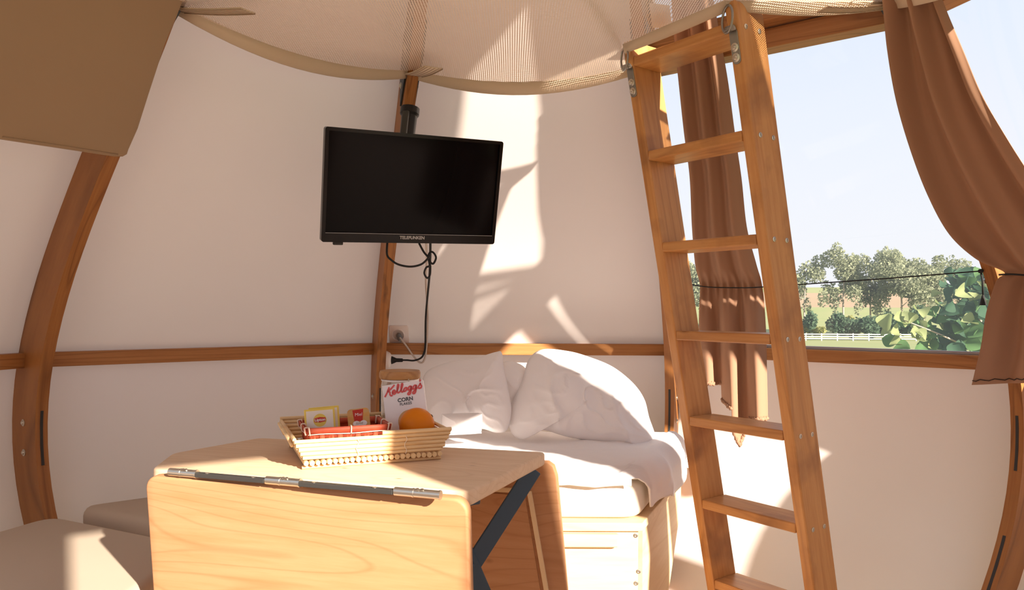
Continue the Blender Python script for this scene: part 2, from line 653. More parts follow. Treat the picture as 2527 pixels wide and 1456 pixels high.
rib_labels = {
    0: 'curved laminated timber rib between the two grey bench seats',
    1: 'curved laminated timber rib behind the television',
    2: 'curved laminated timber rib between the bed and the window, behind the ladder',
    3: 'curved laminated timber rib behind the tied back curtain with the stitched hem',
}
ME_BOLT = lathe([(0.012, 0), (0.012, 0.002), (0.007, 0.003), (0.006, 0.006), (0.003, 0.008)], 12)
ME_BOLT.materials.append(M_ZINC)
ME_SLOT = {}
for k in range(NR):
    lab = rib_labels.get(k, 'curved laminated timber rib of the rear part of the round hut')
    t = thing('timber_rib', lab, 'timber rib', polar(k, rin(0.0) + RD / 2, 0), 'laminated ribs of the hut')
    if k > 3:
        t['label'] = lab
    link('rib_body', ME_RIBW if k == 1 else ME_RIB, t, ribM(k))
    if k in (0, 1, 2, 3):
        # inlaid black strip on the inner face and bolts on both side faces
        def strip(za, zb, name='slot_strip'):
            zs = zrange(za, zb, 0.03)
            vv, ff = [], []
            for z in zs:
                for sx in (-0.0045, 0.0045):
                    vv.append((sx, rin(z) - 0.0015, z))
                for sx in (0.0045, -0.0045):
                    vv.append((sx, rin(z) + 0.003, z))
            for i in range(len(zs) - 1):
                for q in range(4):
                    q2 = (q + 1) % 4
                    ff.append((i * 4 + q, (i + 1) * 4 + q, (i + 1) * 4 + q2, i * 4 + q2))
            ff += [(0, 1, 2, 3), tuple(range(len(vv) - 4, len(vv)))]
            add(name, pydata(vv, ff), M_RUBBER, t, ribM(k))
        strip(0.62, 0.80)
        if k == 3:
            strip(0.10, 0.42)
        for sd in (-1, 1):
            for z in (0.655, 0.755):
                p = polar(k, rin(z) + 0.085, z, sd * RW / 2)
                nrm = polar(k, 0, 0, sd) - CEN
                link('bolt', ME_BOLT, t, frame(p, Vector((0, 0, 1)).cross(nrm), z=nrm))
    # steel gusset plates where the mezzanine ring meets the rib
    for sd in (-1, 1):
        pts = []
        for (dr, dz) in ((-0.012, 0.10), (0.13, 0.10), (0.13, -0.04), (0.075, -0.135), (0.02, -0.04), (-0.012, 0.0)):
            z = Z_PLATE + dz
            pts.append((rin(Z_PLATE) + dr - 0.55 * dz, z))
        vv = [(sd * (RW / 2 + 0.001), r, z) for r, z in pts] + [(sd * (RW / 2 + 0.007), r, z) for r, z in pts]
        n6 = len(pts)
        ff = [tuple(range(n6)), tuple(reversed(range(n6, 2 * n6)))] + [(i, i + n6, (i + 1) % n6 + n6, (i + 1) % n6) for i in range(n6)]
        pl = add('gusset_plate', pydata(vv, ff), M_DARKSTEEL, t, ribM(k))
        if k < 4:
            for dr, dz in ((0.085, -0.07), (0.05, 0.03), (0.09, 0.05)):
                p = polar(k, rin(Z_PLATE) + dr - 0.55 * dz, Z_PLATE + dz, sd * (RW / 2 + 0.007))
                nrm = polar(k, 0, 0, sd) - CEN
                link('bolt', ME_BOLT, pl, frame(p, Vector((0, 0, 1)).cross(nrm), z=nrm))

def wall_mesh(k, za, zb, r_of=rout, s0=0.0, s1=1.0):
    zs = zrange(za, zb)
    v, f, uv = [], [], []
    nx = 6
    for z in zs:
        for i in range(nx + 1):
            s = s0 + (s1 - s0) * i / nx
            v.append(chord(k, s, r_of(z), z))
            uv.append((s, z))
    for j in range(len(zs) - 1):
        for i in range(nx):
            a = j * (nx + 1) + i
            f.append((a, a + 1, a + nx + 2, a + nx + 1))
    return pydata(v, f, uv=uv)

bay_side = ['left', 'back', 'right', 'right_front', 'front_right', 'front', 'front_left', 'near_left', 'near_side', 'left_front']
WIN = {2: 'window_1', 3: 'window_2', 4: 'window_3', 5: 'window_4', 6: 'added_window_5', 7: 'added_window_6', 8: 'added_window_7'}  # last three are unseen, added to let in more sun and skylight
trim_i = 0
for k in range(NR):
    struct(add('wall_' + bay_side[k] + '_lower', wall_mesh(k, -0.02, Z_RAIL), M_LINING, smooth=0))
    # horizontal rail
    trim_i += 1
    n_in = bay_n(k)
    p0, p1 = chord(k, 0.0, rout(Z_RAIL), Z_RAIL), chord(k, 1.0, rout(Z_RAIL), Z_RAIL)
    me, MM = beam(p0 + n_in * 0.026, p1 + n_in * 0.026, 0.05, RAIL_T, bev=0.003)
    struct(add('trim_%d' % trim_i, me, M_RAIL, None, MM))
    # mezzanine ring beam over the windows: two stacked planks
    for dz, th in (((0.0, 0.062), (0.056, 0.045)) if k in WIN else ()):
        trim_i += 1
        zz = Z_RING - 0.045 + dz
        q0, q1 = chord(k, 0.0, rout(zz), zz), chord(k, 1.0, rout(zz), zz)
        off = 0.055 if dz == 0 else 0.065
        me, MM = beam(q0 + n_in * off, q1 + n_in * off, 0.07 if dz == 0 else 0.09, th - 0.002, bev=0.003)
        struct(add('trim_%d' % trim_i, me, M_RAIL, None, MM))
    if k in WIN:
        zb = Z_RAIL + RAIL_T / 2
        zt = Z_WTOP if k in (2, 3, 7, 8) else (Z_HEAD + 0.06 if k == 4 else Z_HEAD)
        w = struct(add(WIN[k], wall_mesh(k, zb, zt, s0=0.02, s1=0.98), M_PANE if k == 2 else M_PANE2, smooth=0))
        if k in (4, 5, 6):
            struct(add('wall_' + bay_side[k] + '_upper', wall_mesh(k, zt, Z_WTOP), M_CANVAS, smooth=0))
        for side, sv in (('a', 0.0), ('b', 1.0)):
            sg = 1 if sv == 0 else -1
            for nm, off, wd, mt in (('frame_strip', 0.024, 0.022, M_DARKSTEEL), ('gasket_strip', 0.042, 0.012, M_GREYSTRIP)):
                dirv = (chord(k, 1, 1, 0) - chord(k, 0, 1, 0)).normalized() * sg
                vv, ff = [], []
                zs = zrange(zb, zt)
                for z in zs:
                    base = chord(k, sv, rout(z), z) + dirv * off
                    for a, b_ in ((-.5, 0.004), (.5, 0.004), (.5, 0.022), (-.5, 0.022)):
                        vv.append(base + dirv * wd * a + n_in * b_)
                for i in range(len(zs) - 1):
                    for q in range(4):
                        q2 = (q + 1) % 4
                        ff.append((i * 4 + q, (i + 1) * 4 + q, (i + 1) * 4 + q2, i * 4 + q2))
                ff += [(0, 1, 2, 3), tuple(range(len(vv) - 4, len(vv)))]
                add(nm, pydata(vv, ff), mt, w)
        zz = zb + 0.006
        q0, q1 = chord(k, 0.02, rout(zz), zz), chord(k, 0.98, rout(zz), zz)
        me, MM = beam(q0 + n_in * 0.012, q1 + n_in * 0.012, 0.02, 0.011, bev=0.001)
        add('sill_gasket', me, M_GREYSTRIP, w, MM)
    else:
        struct(add('wall_' + bay_side[k] + '_upper', wall_mesh(k, Z_RAIL, Z_WTOP), M_CANVAS, smooth=0))
    struct(add('ceiling' if k == 0 else 'ceiling_panel', wall_mesh(k, Z_WTOP, 3.34), M_CANVAS, smooth=0))
# floor
fl = [tuple((chord(k, 0, rout(0.0) - 0.01, 0.0)).xy) for k in range(NR)]
struct(add('floor', prism(fl, 0.04), wood('pale_floor_board', (0.80, 0.70, 0.58), (0.76, 0.65, 0.52), (0.60, 0.46, 0.32), grain=(1.0, 10, 14), rings=3, rough=0.5, ringamt=0.3)))  # unseen floor, lightened to bounce more light indoors

# ------------------------------------------------------------------ rafters' net between the ribs (mezzanine hammock)
def net_edge():
    """attachment points (place, sag towards the next one)"""
    zr = 1.975
    pts = []
    pts.append((W(438, 24, 2.12), 0.05))
    pts.append((W(1012, 182, 2.58), 0.045))
    pts.append((W(1560, 176, 2.50), 0.0))
    pts.append((W(1541, 120, 2.30), 0.0))
    pts.append((W(1800, 12, 2.02), 0.0))
    pts.append((W(2192, 10, 2.06), 0.05))
    for k in range(4, 10):
        pts.append((polar(k, rin(1.99) - 0.06, 1.985), 0.05))
    return pts
NE = net_edge()
edge = []
for i, (p, sg) in enumerate(NE):
    q = NE[(i + 1) % len(NE)][0]
    n = max(2, int((q - p).length / 0.05))
    for j in range(n):
        t = j / n
        e = p.lerp(q, t)
        e.z -= sg * 4 * t * (1 - t)
        edge.append(e)
NC = Vector((CX, CY, 1.875))
net = thing('hammock_net', 'cream perforated net hammock slung overhead between the ribs', 'net', (CX, CY, 1.9))
nE = len(edge)
nT = 22
v, f, uv = [], [], []
for j in range(nT + 1):
    t = j / nT
    for i in range(nE):
        e = edge[i]
        p = NC.lerp(e, t)
        base = 1.985 - 0.115 * (1 - t * t)
        p.z = (1 - t ** 3) * base + t ** 3 * e.z
        p.z += 0.012 * noise.noise(Vector((p.x * 4, p.y * 4, 0.3))) * (1 - t ** 6) + 0.006 * noise.noise(Vector((p.x * 11, p.y * 11, 2))) * (1 - t ** 8)
        v.append(p)
        uv.append((p.x, p.y))
for j in range(nT):
    for i in range(nE):
        i2 = (i + 1) % nE
        f.append((j * nE + i, j * nE + i2, (j + 1) * nE + i2, (j + 1) * nE + i))
add('mesh_sheet', pydata(v, f, uv=uv), M_NET, net, smooth=0)
# folded hem hanging along the edge, one strip per side
cuts = []
acc = 0
for i, (p, sg) in enumerate(NE):
    q = NE[(i + 1) % len(NE)][0]
    n = max(2, int((q - p).length / 0.05))
    cuts.append((acc, acc + n))
    acc += n
for a, b_ in cuts:
    vv, ff = [], []
    for i in range(a, b_ + 1):
        e = edge[i % nE]
        inn = (Vector((CX, CY, e.z)) - e).normalized()
        tt = (i - a) / max(1, b_ - a)
        dep = 0.014 + (0.004 if a == cuts[3][0] else 0.016) * sin(pi * tt)
        for off, dz in ((-0.004, 0.002), (-0.002, -dep), (0.004, -dep - 0.001), (0.012, -dep * 0.5), (0.03, 0.004)):
            vv.append(e + inn * off + Vector((0, 0, dz)))
    m = b_ - a
    for i in range(m):
        for q in range(4):
            ff.append((i * 5 + q, i * 5 + q + 1, (i + 1) * 5 + q + 1, (i + 1) * 5 + q))
    solid(add('hem', pydata(vv, ff), M_WEB, net, smooth=0), 0.002)
# webbing straps sewn under the net corners
M_THREAD = plain('brown_seam_thread', (0.34, 0.24, 0.16), 0.9)
def strap(p0, p1, width, sag=0.004):
    p0, p1 = Vector(p0), Vector(p1)
    d = (p1 - p0).normalized()
    sd = d.cross(Vector((0, 0, 1))).normalized() * width / 2
    def fn(s, t):
        p = p0.lerp(p1, t) + sd * (2 * s - 1)
        p.z -= sag * sin(pi * t)
        return p
    st = solid(add('strap', surf(4, 10, fn), M_WEB, net, smooth=0), 0.003)
    for q in (0.03, 0.22, 0.42, 0.62, 0.82, 0.97):
        path = [fn(q, t / 8) + Vector((0, 0, -0.0022)) for t in range(9)]
        add('seam', tube(path, 0.0006 if q > 0.05 else 0.0020, 5), M_THREAD, st, smooth=0)
strap(W(438, 24, 2.10), W(612, 26, 1.93), 0.045)
strap(W(1020, 186, 2.555), W(1070, 166, 2.36), 0.062)
strap(W(2192, 16, 2.05), W(2030, 22, 1.98), 0.045)
# white care patch near the ladder
def patch(s, t):
    return W(1602 + 50 * s + 8 * t, 4 + 60 * t + 6 * s, 2.06 + 0.17 * t) + Vector((0, 0, -0.004))
solid(add('care_patch', surf(2, 2, patch), M_SHEET, net), 0.001)

# ------------------------------------------------------------------ storage pad on the upper left
pad_poly = []
def pad_pt(u, v, lift):
    """point on the plane that lies across the inner faces of the ribs"""
    return None
kA, kZ = 0, 9
zb_, zt_ = 1.612, 2.16
pa, pb = polar(kA, rin(zb_) - 0.012, zb_, 0.006), polar(kA, rin(zt_) - 0.012, zt_, 0.006)
pz = polar(kZ, rin(zb_) - 0.012, zb_, 0.03)
nn = (pb - pa).cross(pz - pa).normalized()
if nn.dot(CEN - pa) < 0:
    nn = -nn
Mp = frame(pa, pz - pa, z=nn)
Mi = Mp.inverted()
corner = []
for u, v_ in ((322, 372), (318, 384), (306, 391), (285, 391), (0, 349)):
    corner.append(Mi @ WP(u, v_, pa + nn * 0.055, nn))
far = Mi @ (pz + nn * 0.055)
up_z = Mi @ (polar(kZ, rin(zt_), zt_, 0.03))
up_a = [Mi @ WP(u, v_, pa + nn * 0.055, nn) for u, v_ in ((462, -10), (441, 45), (413, 110), (372, 235), (345, 320))]
poly = [(c.x, c.y) for c in corner] + [(far.x, corner[-1].y)] + [(up_z.x, up_a[0].y)] + [(c.x, c.y) for c in up_a]
pad = thing('seat_pad', 'thick tan upholstered pad hung against the rib under the net', 'cushion', pa)
Mq = Mp.copy()
Mq.translation = Mp @ Vector((0, 0, 0.055))
body = add('pad_body', prism(poly, 0.052, 0.014, 3), M_PAD, pad, Mq, smooth=50)
seam = [Mp @ Vector((c.x, c.y + 0.014 * (1 if up_a[0].y > corner[0].y else -1), 0.0555)) for c in corner[3:]]
add('piping', tube(seam, 0.002, 6), M_PAD, body, smooth=0)

# ------------------------------------------------------------------ television on the rib
TL, TR, BR_, BL_ = W(802, 311, 2.27), W(1242, 350, 2.56), W(1218, 602, 2.64), W(792, 597, 2.355)
tc_ = (TL + TR + BR_ + BL_) / 4
tx = ((TR - TL) + (BR_ - BL_)).normalized()
tw = ((TR - TL).length + (BR_ - BL_).length) / 2
ty = ((TL - BL_) + (TR - BR_))
th = ty.length / 2
Mt = frame(tc_, tx, y=ty)          # +Z of this frame faces the room
if Mt.to_3x3().col[2].dot(Vector((0, -1, 0))) < 0:
    Mt = Mt @ Matrix.Rotation(pi, 4, 'Y')
def loc(M, x, y, z):
    return M @ Matrix.Translation((x, y, z))
tv = thing('television', 'black flat television with silver lettering on its lower edge', 'television', tc_)
add('back_shell', box(tw - 0.02, th - 0.02, 0.03, 0.008), M_BLACK, tv, loc(Mt, 0, 0, -0.028))
bz = 0.012
fr_ = bmesh.new()
outer, inner = rrect(tw, th, 0.008), rrect(tw - 2 * bz, th - 0.010 - 0.030, 0.002)
inner = [(x, y + 0.009) for x, y in inner]
no = len(outer)
lv = {}
for nm, pts, z in (('of', outer, 0.0), ('if', inner, 0.0), ('ob', outer, -0.02), ('ib', inner, -0.006)):
    lv[nm] = [fr_.verts.new((x, y, z)) for x, y in pts]
for i in range(no):
    j = (i + 1) % no
    fr_.faces.new((lv['of'][i], lv['of'][j], lv['if'][j], lv['if'][i]))
    fr_.faces.new((lv['of'][j], lv['of'][i], lv['ob'][i], lv['ob'][j]))
    fr_.faces.new((lv['if'][i], lv['if'][j], lv['ib'][j], lv['ib'][i]))
bez = add('bezel', bm_mesh(fr_), plain('glossy_black_bezel', (0.006, 0.006, 0.007), 0.16, 0.0, 0.3), tv, loc(Mt, 0, 0, 0.004))
add('screen', box(tw - 2 * bz + 0.004, th - 0.036, 0.004, 0), M_SCREEN, tv, loc(Mt, 0, 0.009, -0.004))
add('trim_line', box(tw - 2 * bz, 0.0012, 0.001, 0), M_SILVERTEXT, bez, loc(Mt, 0, -th / 2 + 0.0295, 0.0042))
add('brand_lettering', text_mesh('TELEFUNKEN', 0.0145, 0.0004, 0, 0.0004), M_SILVERTEXT, bez, loc(Mt, -0.003, -th / 2 + 0.018, 0.0046))
add('receiver_window', box(0.032, 0.012, 0.012, 0.003), M_BLACK, tv, loc(Mt, -tw / 2 + 0.055, -th / 2 - 0.004, -0.004))
# mount
zm = 1.83
mp_ = polar(1, rin(zm), zm)
mount = thing('television_mount', 'black tapered wall bracket above the television on the timber rib', 'bracket', mp_)
top_c = W(1012, 268, mp_.y - 0.055)
bot_c = W(1006, 335, mp_.y - 0.075)
ax = (bot_c - top_c).normalized()
Mm = frame(top_c, Vector((1, -0.35, 0)), z=-ax)
pts = [(0.033, 0.0), (0.033, -0.022), (0.027, -0.03), (0.025, -0.14), (0.024, -0.24)]
add('bracket_cup', lathe(list(reversed(pts)), 20), M_BLACK, mount, Mm, smooth=35)
add('cable_cover', box(0.022, 0.012, 0.13, 0.003), plain('dark_grey_plastic', (0.05, 0.05, 0.045), 0.4), mount, loc(Mm, 0.004, -0.032, -0.09))
add('cable_cover', box(0.026, 0.016, 0.08, 0.003), M_BLACK, mount, loc(Mm, 0.006, -0.036, -0.19))
me, MM = beam(mp_ + Vector((0, 0.01, -0.2)), tc_ + Mt.to_3x3().col[2] * -0.03, 0.03, 0.05)
add('arm', me, M_BLACK, mount, MM)
add('mount_plate', box(0.2, 0.2, 0.006, 0.001), M_BLACK, mount, loc(Mt, 0, 0, -0.046))
add('wall_plate', box(0.05, 0.008, 0.22, 0.002), M_BLACK, mount, frame(polar(1, rin(1.63) - 0.005, 1.63), polar(1, 0, 0, 1) - CEN, z=polar(1, rin(1.72), 1.72) - polar(1, rin(1.54), 1.54)))

# ------------------------------------------------------------------ sockets and cables by the rib
wn = bay_n(1)
def onwall(u, v_, lift=0.0):
    """point on the flat wall behind the bed, lifted off it"""
    for it in range(1):
        d = 3.2
        for _ in range(12):
            p = W(u, v_, d)
            # wall plane of bay 1 at this height
            w0 = chord(1, 0, rout(p.z), p.z)
            d += (p - w0).dot(wn) / (-(Vector((ray(u, v_)[0], 1, 0))).dot(wn)) - 0
            p = W(u, v_, d)
        return p + wn * lift
sp_ = onwall(985, 825, 0.004)
slope = (chord(1, 0.2, rout(sp_.z + 0.05), sp_.z + 0.05) - chord(1, 0.2, rout(sp_.z - 0.05), sp_.z - 0.05)).normalized()
wx = (chord(1, 1, 1, 0) - chord(1, 0, 1, 0)).normalized()
Msk = frame(sp_, wx, y=slope)
if Msk.to_3x3().col[2].dot(wn) < 0:
    Msk = Msk @ Matrix.Rotation(pi, 4, 'Y')
sock = thing('wall_socket', 'square white wall socket with a round insert beside the rib', 'socket', sp_)
add('face_plate', prism(rrect(0.088, 0.088, 0.008), 0.010, 0.003), M_WHITE, sock, loc(Msk, 0, 0, 0.006), smooth=40)
add('round_insert', lathe([(0.0285, 0.004), (0.0285, 0.009), (0.026, 0.0095), (0.025, 0.004), (0.002, 0.004)], 28), M_WHITE, sock, loc(Msk, -0.003, 0.0, 0.002), smooth=30)
wc = thing('beige_cable', 'thin beige cable with a grey plug looping from the wall socket up to the television', 'cable', sp_)
add('plug', lathe([(0.011, 0.0), (0.0115, 0.02), (0.009, 0.034), (0.004, 0.038)], 14), M_GREY, wc, loc(Msk, 0.0, 0.0, 0.010) @ Matrix.Rotation(0.5, 4, 'X') @ Matrix.Rotation(0.4, 4, 'Y'), smooth=40)
b_path = [onwall(990, 832, 0.04), onwall(1008, 853, 0.055), onwall(1026, 878, 0.06), onwall(1040, 892, 0.06), onwall(1050, 888, 0.06), onwall(1056, 860, 0.06), onwall(1059, 780, 0.05), onwall(1058, 700, 0.10), W(1053, 645, 2.78), W(1052, 606, 2.66), W(1050, 570, 2.62)]
add('cable_run', tube(smooth_path(b_path), 0.0042, 8), M_BEIGEWIRE, wc, smooth=0)
bk = thing('black_cable', 'black cable looped in a knot below the television and plugged into the white outlet', 'cable', onwall(1055, 700, 0.05))
k_path = [W(1062, 575, 2.61), W(1062, 620, 2.68), W(1061, 655, 2.76), W(1059, 690, 2.86), onwall(1056, 780, 0.075), onwall(1054, 850, 0.066), onwall(1050, 872, 0.07), onwall(1042, 882, 0.072), onwall(1026, 887, 0.072), onwall(1010, 886, 0.072), onwall(992, 886, 0.072)]
add('cable_run', tube(smooth_path(k_path), 0.0042, 8), M_CORD, bk, smooth=0)
lp_ = [(1034, 600), (1046, 622), (1056, 634), (1063, 648), (1070, 650), (1076, 636), (1070, 624), (1062, 622), (1057, 634), (1060, 655), (1052, 660), (1047, 674), (1054, 686), (1061, 678), (1062, 655)]
add('cable_loop', tube(smooth_path([W(u, v_, 2.58 + 0.002 * i) for i, (u, v_) in enumerate(lp_)]), 0.0036, 8), M_CORD, bk, smooth=0)
lp2 = [(956, 596), (955, 628), (966, 642), (984, 653), (1012, 658), (1038, 653), (1054, 640), (1060, 630)]
add('cable_loop', tube(smooth_path([W(u, v_, 2.57) for i, (u, v_) in enumerate(lp2)]), 0.0036, 8), M_CORD, bk, smooth=0)
pk = onwall(984, 886, 0.072)
add('plug', lathe([(0.018, 0), (0.013, 0.012), (0.0085, 0.022), (0.008, 0.048), (0.005, 0.05)], 14), M_CORD, bk, frame(onwall(973, 886, 0.072), Vector((0, 0, 1)), z=wx), smooth=40)
# white outlet box on the side of the rib
ob = thing('outlet_box', 'white rounded outlet box on the rib with a black plug in it', 'outlet', onwall(955, 886, 0.07))
obp = lathe([(0.040, 0), (0.040, 0.03), (0.034, 0.042), (0.024, 0.048), (0.019, 0.05)], 24)
add('outlet_body', obp, M_WHITE, ob, frame(onwall(973, 886, 0.072) - wx * 0.05, Vector((0, 0, 1)), z=wx), smooth=30)

# ------------------------------------------------------------------ ladder
la = Vector((0.6, -0.8, 0)).normalized()          # across, left stile -> right stile
lb = Vector((0.8, 0.6, 0))                        # away from the room
P1, P6 = W(1541, 150, 2.33), W(1706, 1225, 2.53)
zt = []
LT, LD, LW, TT = 0.036, 0.122, 0.345, 0.030
H = P1.z - P6.z
Lh = (P6 - P1).dot(lb)
lean = Lh / H
dirl = (lb * lean - Vector((0, 0, 1))).normalized()
def front(z):
    """left front edge of the left stile at height z"""
    return P1 + (lb * lean - Vector((0, 0, 1))) * (P1.z - z)
ladder = thing('ladder', 'orange-brown timber ladder leaning up to the overhead net in front of the window', 'ladder', front(0.0))
Z_TOP = 1.965
def stile(off):
    """parallelogram stile, level cut at both ends; local X along it"""
    bm = bmesh.new()
    vs = []
    org = front(0.0) + la * off
    for z in (0.0, Z_TOP):
        p = front(z) + la * off
        for q in (p, p + la * LT, p + la * LT + lb * LD, p + lb * LD):
            vs.append(q)
    Mx = frame(org, -dirl, y=la)
    Mi_ = Mx.inverted()
    bv = [bm.verts.new(Mi_ @ q) for q in vs]
    for q in ((0, 1, 2, 3), (7, 6, 5, 4), (0, 4, 5, 1), (1, 5, 6, 2), (2, 6, 7, 3), (3, 7, 4, 0)):
        bm.faces.new([bv[i] for i in q])
    bmesh.ops.recalc_face_normals(bm, faces=bm.faces)
    bmesh.ops.bevel(bm, geom=list(bm.edges), offset=0.005, segments=2, affect='EDGES', profile=0.5)
    return add('stile', bm_mesh(bm), M_LADDER, ladder, Mx)
st_l = stile(0.0)
st_r = stile(LT + LW)
z1 = W(1555, 147, 2.335).z
z6 = W(1720, 1226, 2.535).z
sp6 = (z1 - z6) / 5
ME_TREAD = box(LW, LD, TT, 0.004)
ME_TREAD.materials.append(M_LADDER)
ME_SCREW = lathe([(0.0075, 0), (0.0075, 0.0012), (0.004, 0.0018), (0.0035, 0.0002), (0.001, 0.0002)], 10)
ME_SCREW.materials.append(M_ZINC)
for i in range(7):
    z = z1 - sp6 * i
    c = front(z - TT / 2) + la * (LT + LW / 2) + lb * (LD / 2) + Vector((0, 0, 0))
    link('tread', ME_TREAD, ladder, frame(c, la, z=(0, 0, 1)))
    for q in (0.032, 0.092):
        p = front(z - TT / 2) + la * (2 * LT + LW) + lb * q
        link('screw', ME_SCREW, st_r, frame(p, lb, z=la))
# steel rings and hook tabs on the front edges
def hook(off, zring):
    zr_ = zring
    p = front(zr_) + la * (off + LT / 2) - lb * 0.006
    tabM = frame(p, -dirl, y=la)
    z_out = -lb
    tab = add('hook_tab', prism(rrect(0.092, 0.026, 0.011), 0.003, 0.001), M_STEEL, ladder, frame(front(zr_ - 0.040) + la * (off + LT / 2) - lb * 0.003, -dirl, z=-lb))
    for q in (0.042, 0.068):
        pp = front(zr_ - q) + la * (off + LT / 2) - lb * 0.003
        link('rivet', ME_BOLT, tab, frame(pp, dirl, z=-lb))
    # folded loop of the tab
    lp = []
    for a in range(9):
        an = -pi / 2 + pi * 1.15 * a / 8
        lp.append(front(zr_) - lb * (0.012 + 0.009 * sin(an + 0.4)) + Vector((0, 0, 1)) * (0.010 * cos(an)) + la * (off + LT / 2))
    def lfn(s, t):
        i = t * 8
        a0 = int(min(i, 7))
        return lp[a0].lerp(lp[a0 + 1], i - a0) + la * 0.024 * (s - 0.5) + lb * 0.0
    solid(add('loop', surf(1, 8, lfn), M_STEEL, tab, smooth=0), 0.0025)
    ring = []
    c = front(zr_ + 0.028) + la * (off + LT / 2 - 0.004) - lb * 0.014
    e1 = (la * 0.92 - lb * 0.4).normalized()
    for a in range(20):
        an = 2 * pi * a / 20
        ring.append(c + e1 * 0.027 * cos(an) + Vector((0, 0, 1)) * (0.036 * sin(an)) )
    add('ring', tube(ring, 0.0034, 8, True), M_STEEL, ladder, smooth=0)
hook(0.0, W(1545, 172, 2.33).z)
hook(LT + LW, W(1795, 92, 2.06).z)

# ------------------------------------------------------------------ curtains
def solve(u, v_, g, lo=1.1, hi=4.2):
    for _ in range(40):
        m = (lo + hi) / 2
        if g(W(u, v_, m)) > 0:
            lo = m
        else:
            hi = m
    return W(u, v_, (lo + hi) / 2)

def onbay(k, u, v_, off, zmin):
    n = bay_n(k)
    return solve(u, v_, lambda p: (p - chord(k, 0, rin(max(p.z, zmin)), p.z)).dot(n) - off)

def onround(u, v_, off, zmin):
    return solve(u, v_, lambda p: rin(max(p.z, zmin)) - off - (Vector((p.x, p.y)) - CEN.xy).length)

def lerp_rows(rows, t):
    x = t * (len(rows) - 1)
    i = min(int(x), len(rows) - 2)
    q = x - i
    def cr(p0, p1, p2, p3, q):
        return 0.5 * ((2 * p1) + (p2 - p0) * q + (2 * p0 - 5 * p1 + 4 * p2 - p3) * q * q + (3 * p1 - p0 - 3 * p2 + p3) * q ** 3)
    g = [rows[max(0, min(len(rows) - 1, i + k))] for k in (-1, 0, 1, 2)]
    return [cr(g[0][m], g[1][m], g[2][m], g[3][m], q) for m in range(4)]

def curtain_sheet(rows, place, folds, nu=90, nv=110, bottom=None):
    """rows: (uL, vL, uR, vR); folds(s, t) -> offset along view in metres"""
    def fn(s, t):
        uL, vL, uR, vR = lerp_rows(rows, t)
        u, v_ = uL + (uR - uL) * s, vL + (vR - vL) * s
        if bottom:
            w = max(0.0, (t - 0.70) / 0.30)
            v_ += (bottom(s) - rows[-1][1]) * w * w
        p = place(u, v_)
        n = (Vector((CX, CY, p.z)) - p).normalized()
        return p + n * folds(s, t)
    return surf(nu, nv, fn, (0.5, 1.6))

Z_CORD = 1.245
rowsC = [(1660, -30, 1758, -30), (1668, 90, 1778, 90), (1680, 200, 1797, 200), (1694, 330, 1814, 330), (1708, 440, 1830, 440), (1713, 560, 1843, 560), (1720, 650, 1866, 650), (1729, 706, 1882, 708), (1729, 800, 1890, 800), (1731, 880, 1893, 880), (1733, 945, 1896, 945)]
def foldC(s, t):
    base = 0.024 * sin(2 * pi * (s * 2.6 + 0.15 * sin(3 * t))) * (1 - 0.25 * t) + 0.004 * sin(2 * pi * s * 5.3 + 3 * t)
    tie = math.exp(-((t - 0.70) / 0.045) ** 2)
    gather = 0.006 * sin(2 * pi * s * 9)
    return 0.022 + base * (1 - 0.8 * tie) + gather * tie - 0.012 * tie
def botC(s):
    if s < 0.30:
        return 945
    if s < 0.48:
        return 985 + 120 * (s - 0.30)
    if s < 0.72:
        return 1046 + 52 * max(0, 1 - abs(s - 0.58) / 0.10)
    return 1032
cC = thing('curtain', 'brown curtain hanging in folds behind the ladder, ragged lower hem', 'curtain', onbay(2, 1800, 1000, 0.03, Z_CORD))
clC = add('curtain_cloth', curtain_sheet(rowsC, lambda u, v_: onbay(2, u, v_, 0.0, Z_CORD), foldC, bottom=botC), M_CURTAIN, cC, smooth=0)
solid(clC, 0.0015)
# ruffled hem rolls along the ragged lower edge
def cC_at(s_, t):
    uL, vL, uR, vR = lerp_rows(rowsC, t)
    w = max(0.0, (t - 0.70) / 0.30)
    p = onbay(2, uL + (uR - uL) * s_, vL + (vR - vL) * s_ + (botC(s_) - rowsC[-1][1]) * w * w, 0.0, Z_CORD)
    n = (Vector((CX, CY, p.z)) - p).normalized()
    return p + n * foldC(s_, t)
for a_, b_ in ((0.0, 0.295), (0.305, 0.475), (0.485, 0.715), (0.725, 1.0)):
    path = [cC_at(a_ + (b_ - a_) * i / 40, 1.0) + Vector((0, 0, 0.004 * sin(i * 1.7))) for i in range(41)]
    rad = [0.006 * (0.8 + 0.5 * abs(sin(i * 1.31 + a_))) for i in range(41)]
    add('ruffled_hem', tube(path, rad, 8), M_CURTAIN, cC, smooth=0)

rowsD = [(2206, -40, 2336, -40), (2213, 40, 2366, 40), (2222, 140, 2404, 130), (2242, 260, 2450, 240), (2276, 380, 2508, 340), (2318, 490, 2580, 450), (2368, 580, 2660, 560), (2432, 640, 2690, 640), (2486, 672, 2650, 676), (2478, 696, 2650, 700), (2454, 770, 2672, 770), (2440, 850, 2690, 850), (2424, 915, 2690, 915), (2416, 948, 2690, 940)]
def foldD(s, t):
    tie = math.exp(-((t - 0.615) / 0.05) ** 2)
    up = 0.030 * sin(2 * pi * (s * 2.1 + 0.25)) + 0.010 * sin(2 * pi * (s * 4.7 + 0.6 * t))
    lowr = 0.026 * sin(2 * pi * (s * 1.6 + 0.30)) + 0.006 * sin(2 * pi * s * 4 + 5 * t)
    w = min(1, max(0, (t - 0.60) / 0.06))
    return 0.03 + (up * (1 - w) + lowr * w) * (1 - 0.75 * tie) - 0.02 * tie
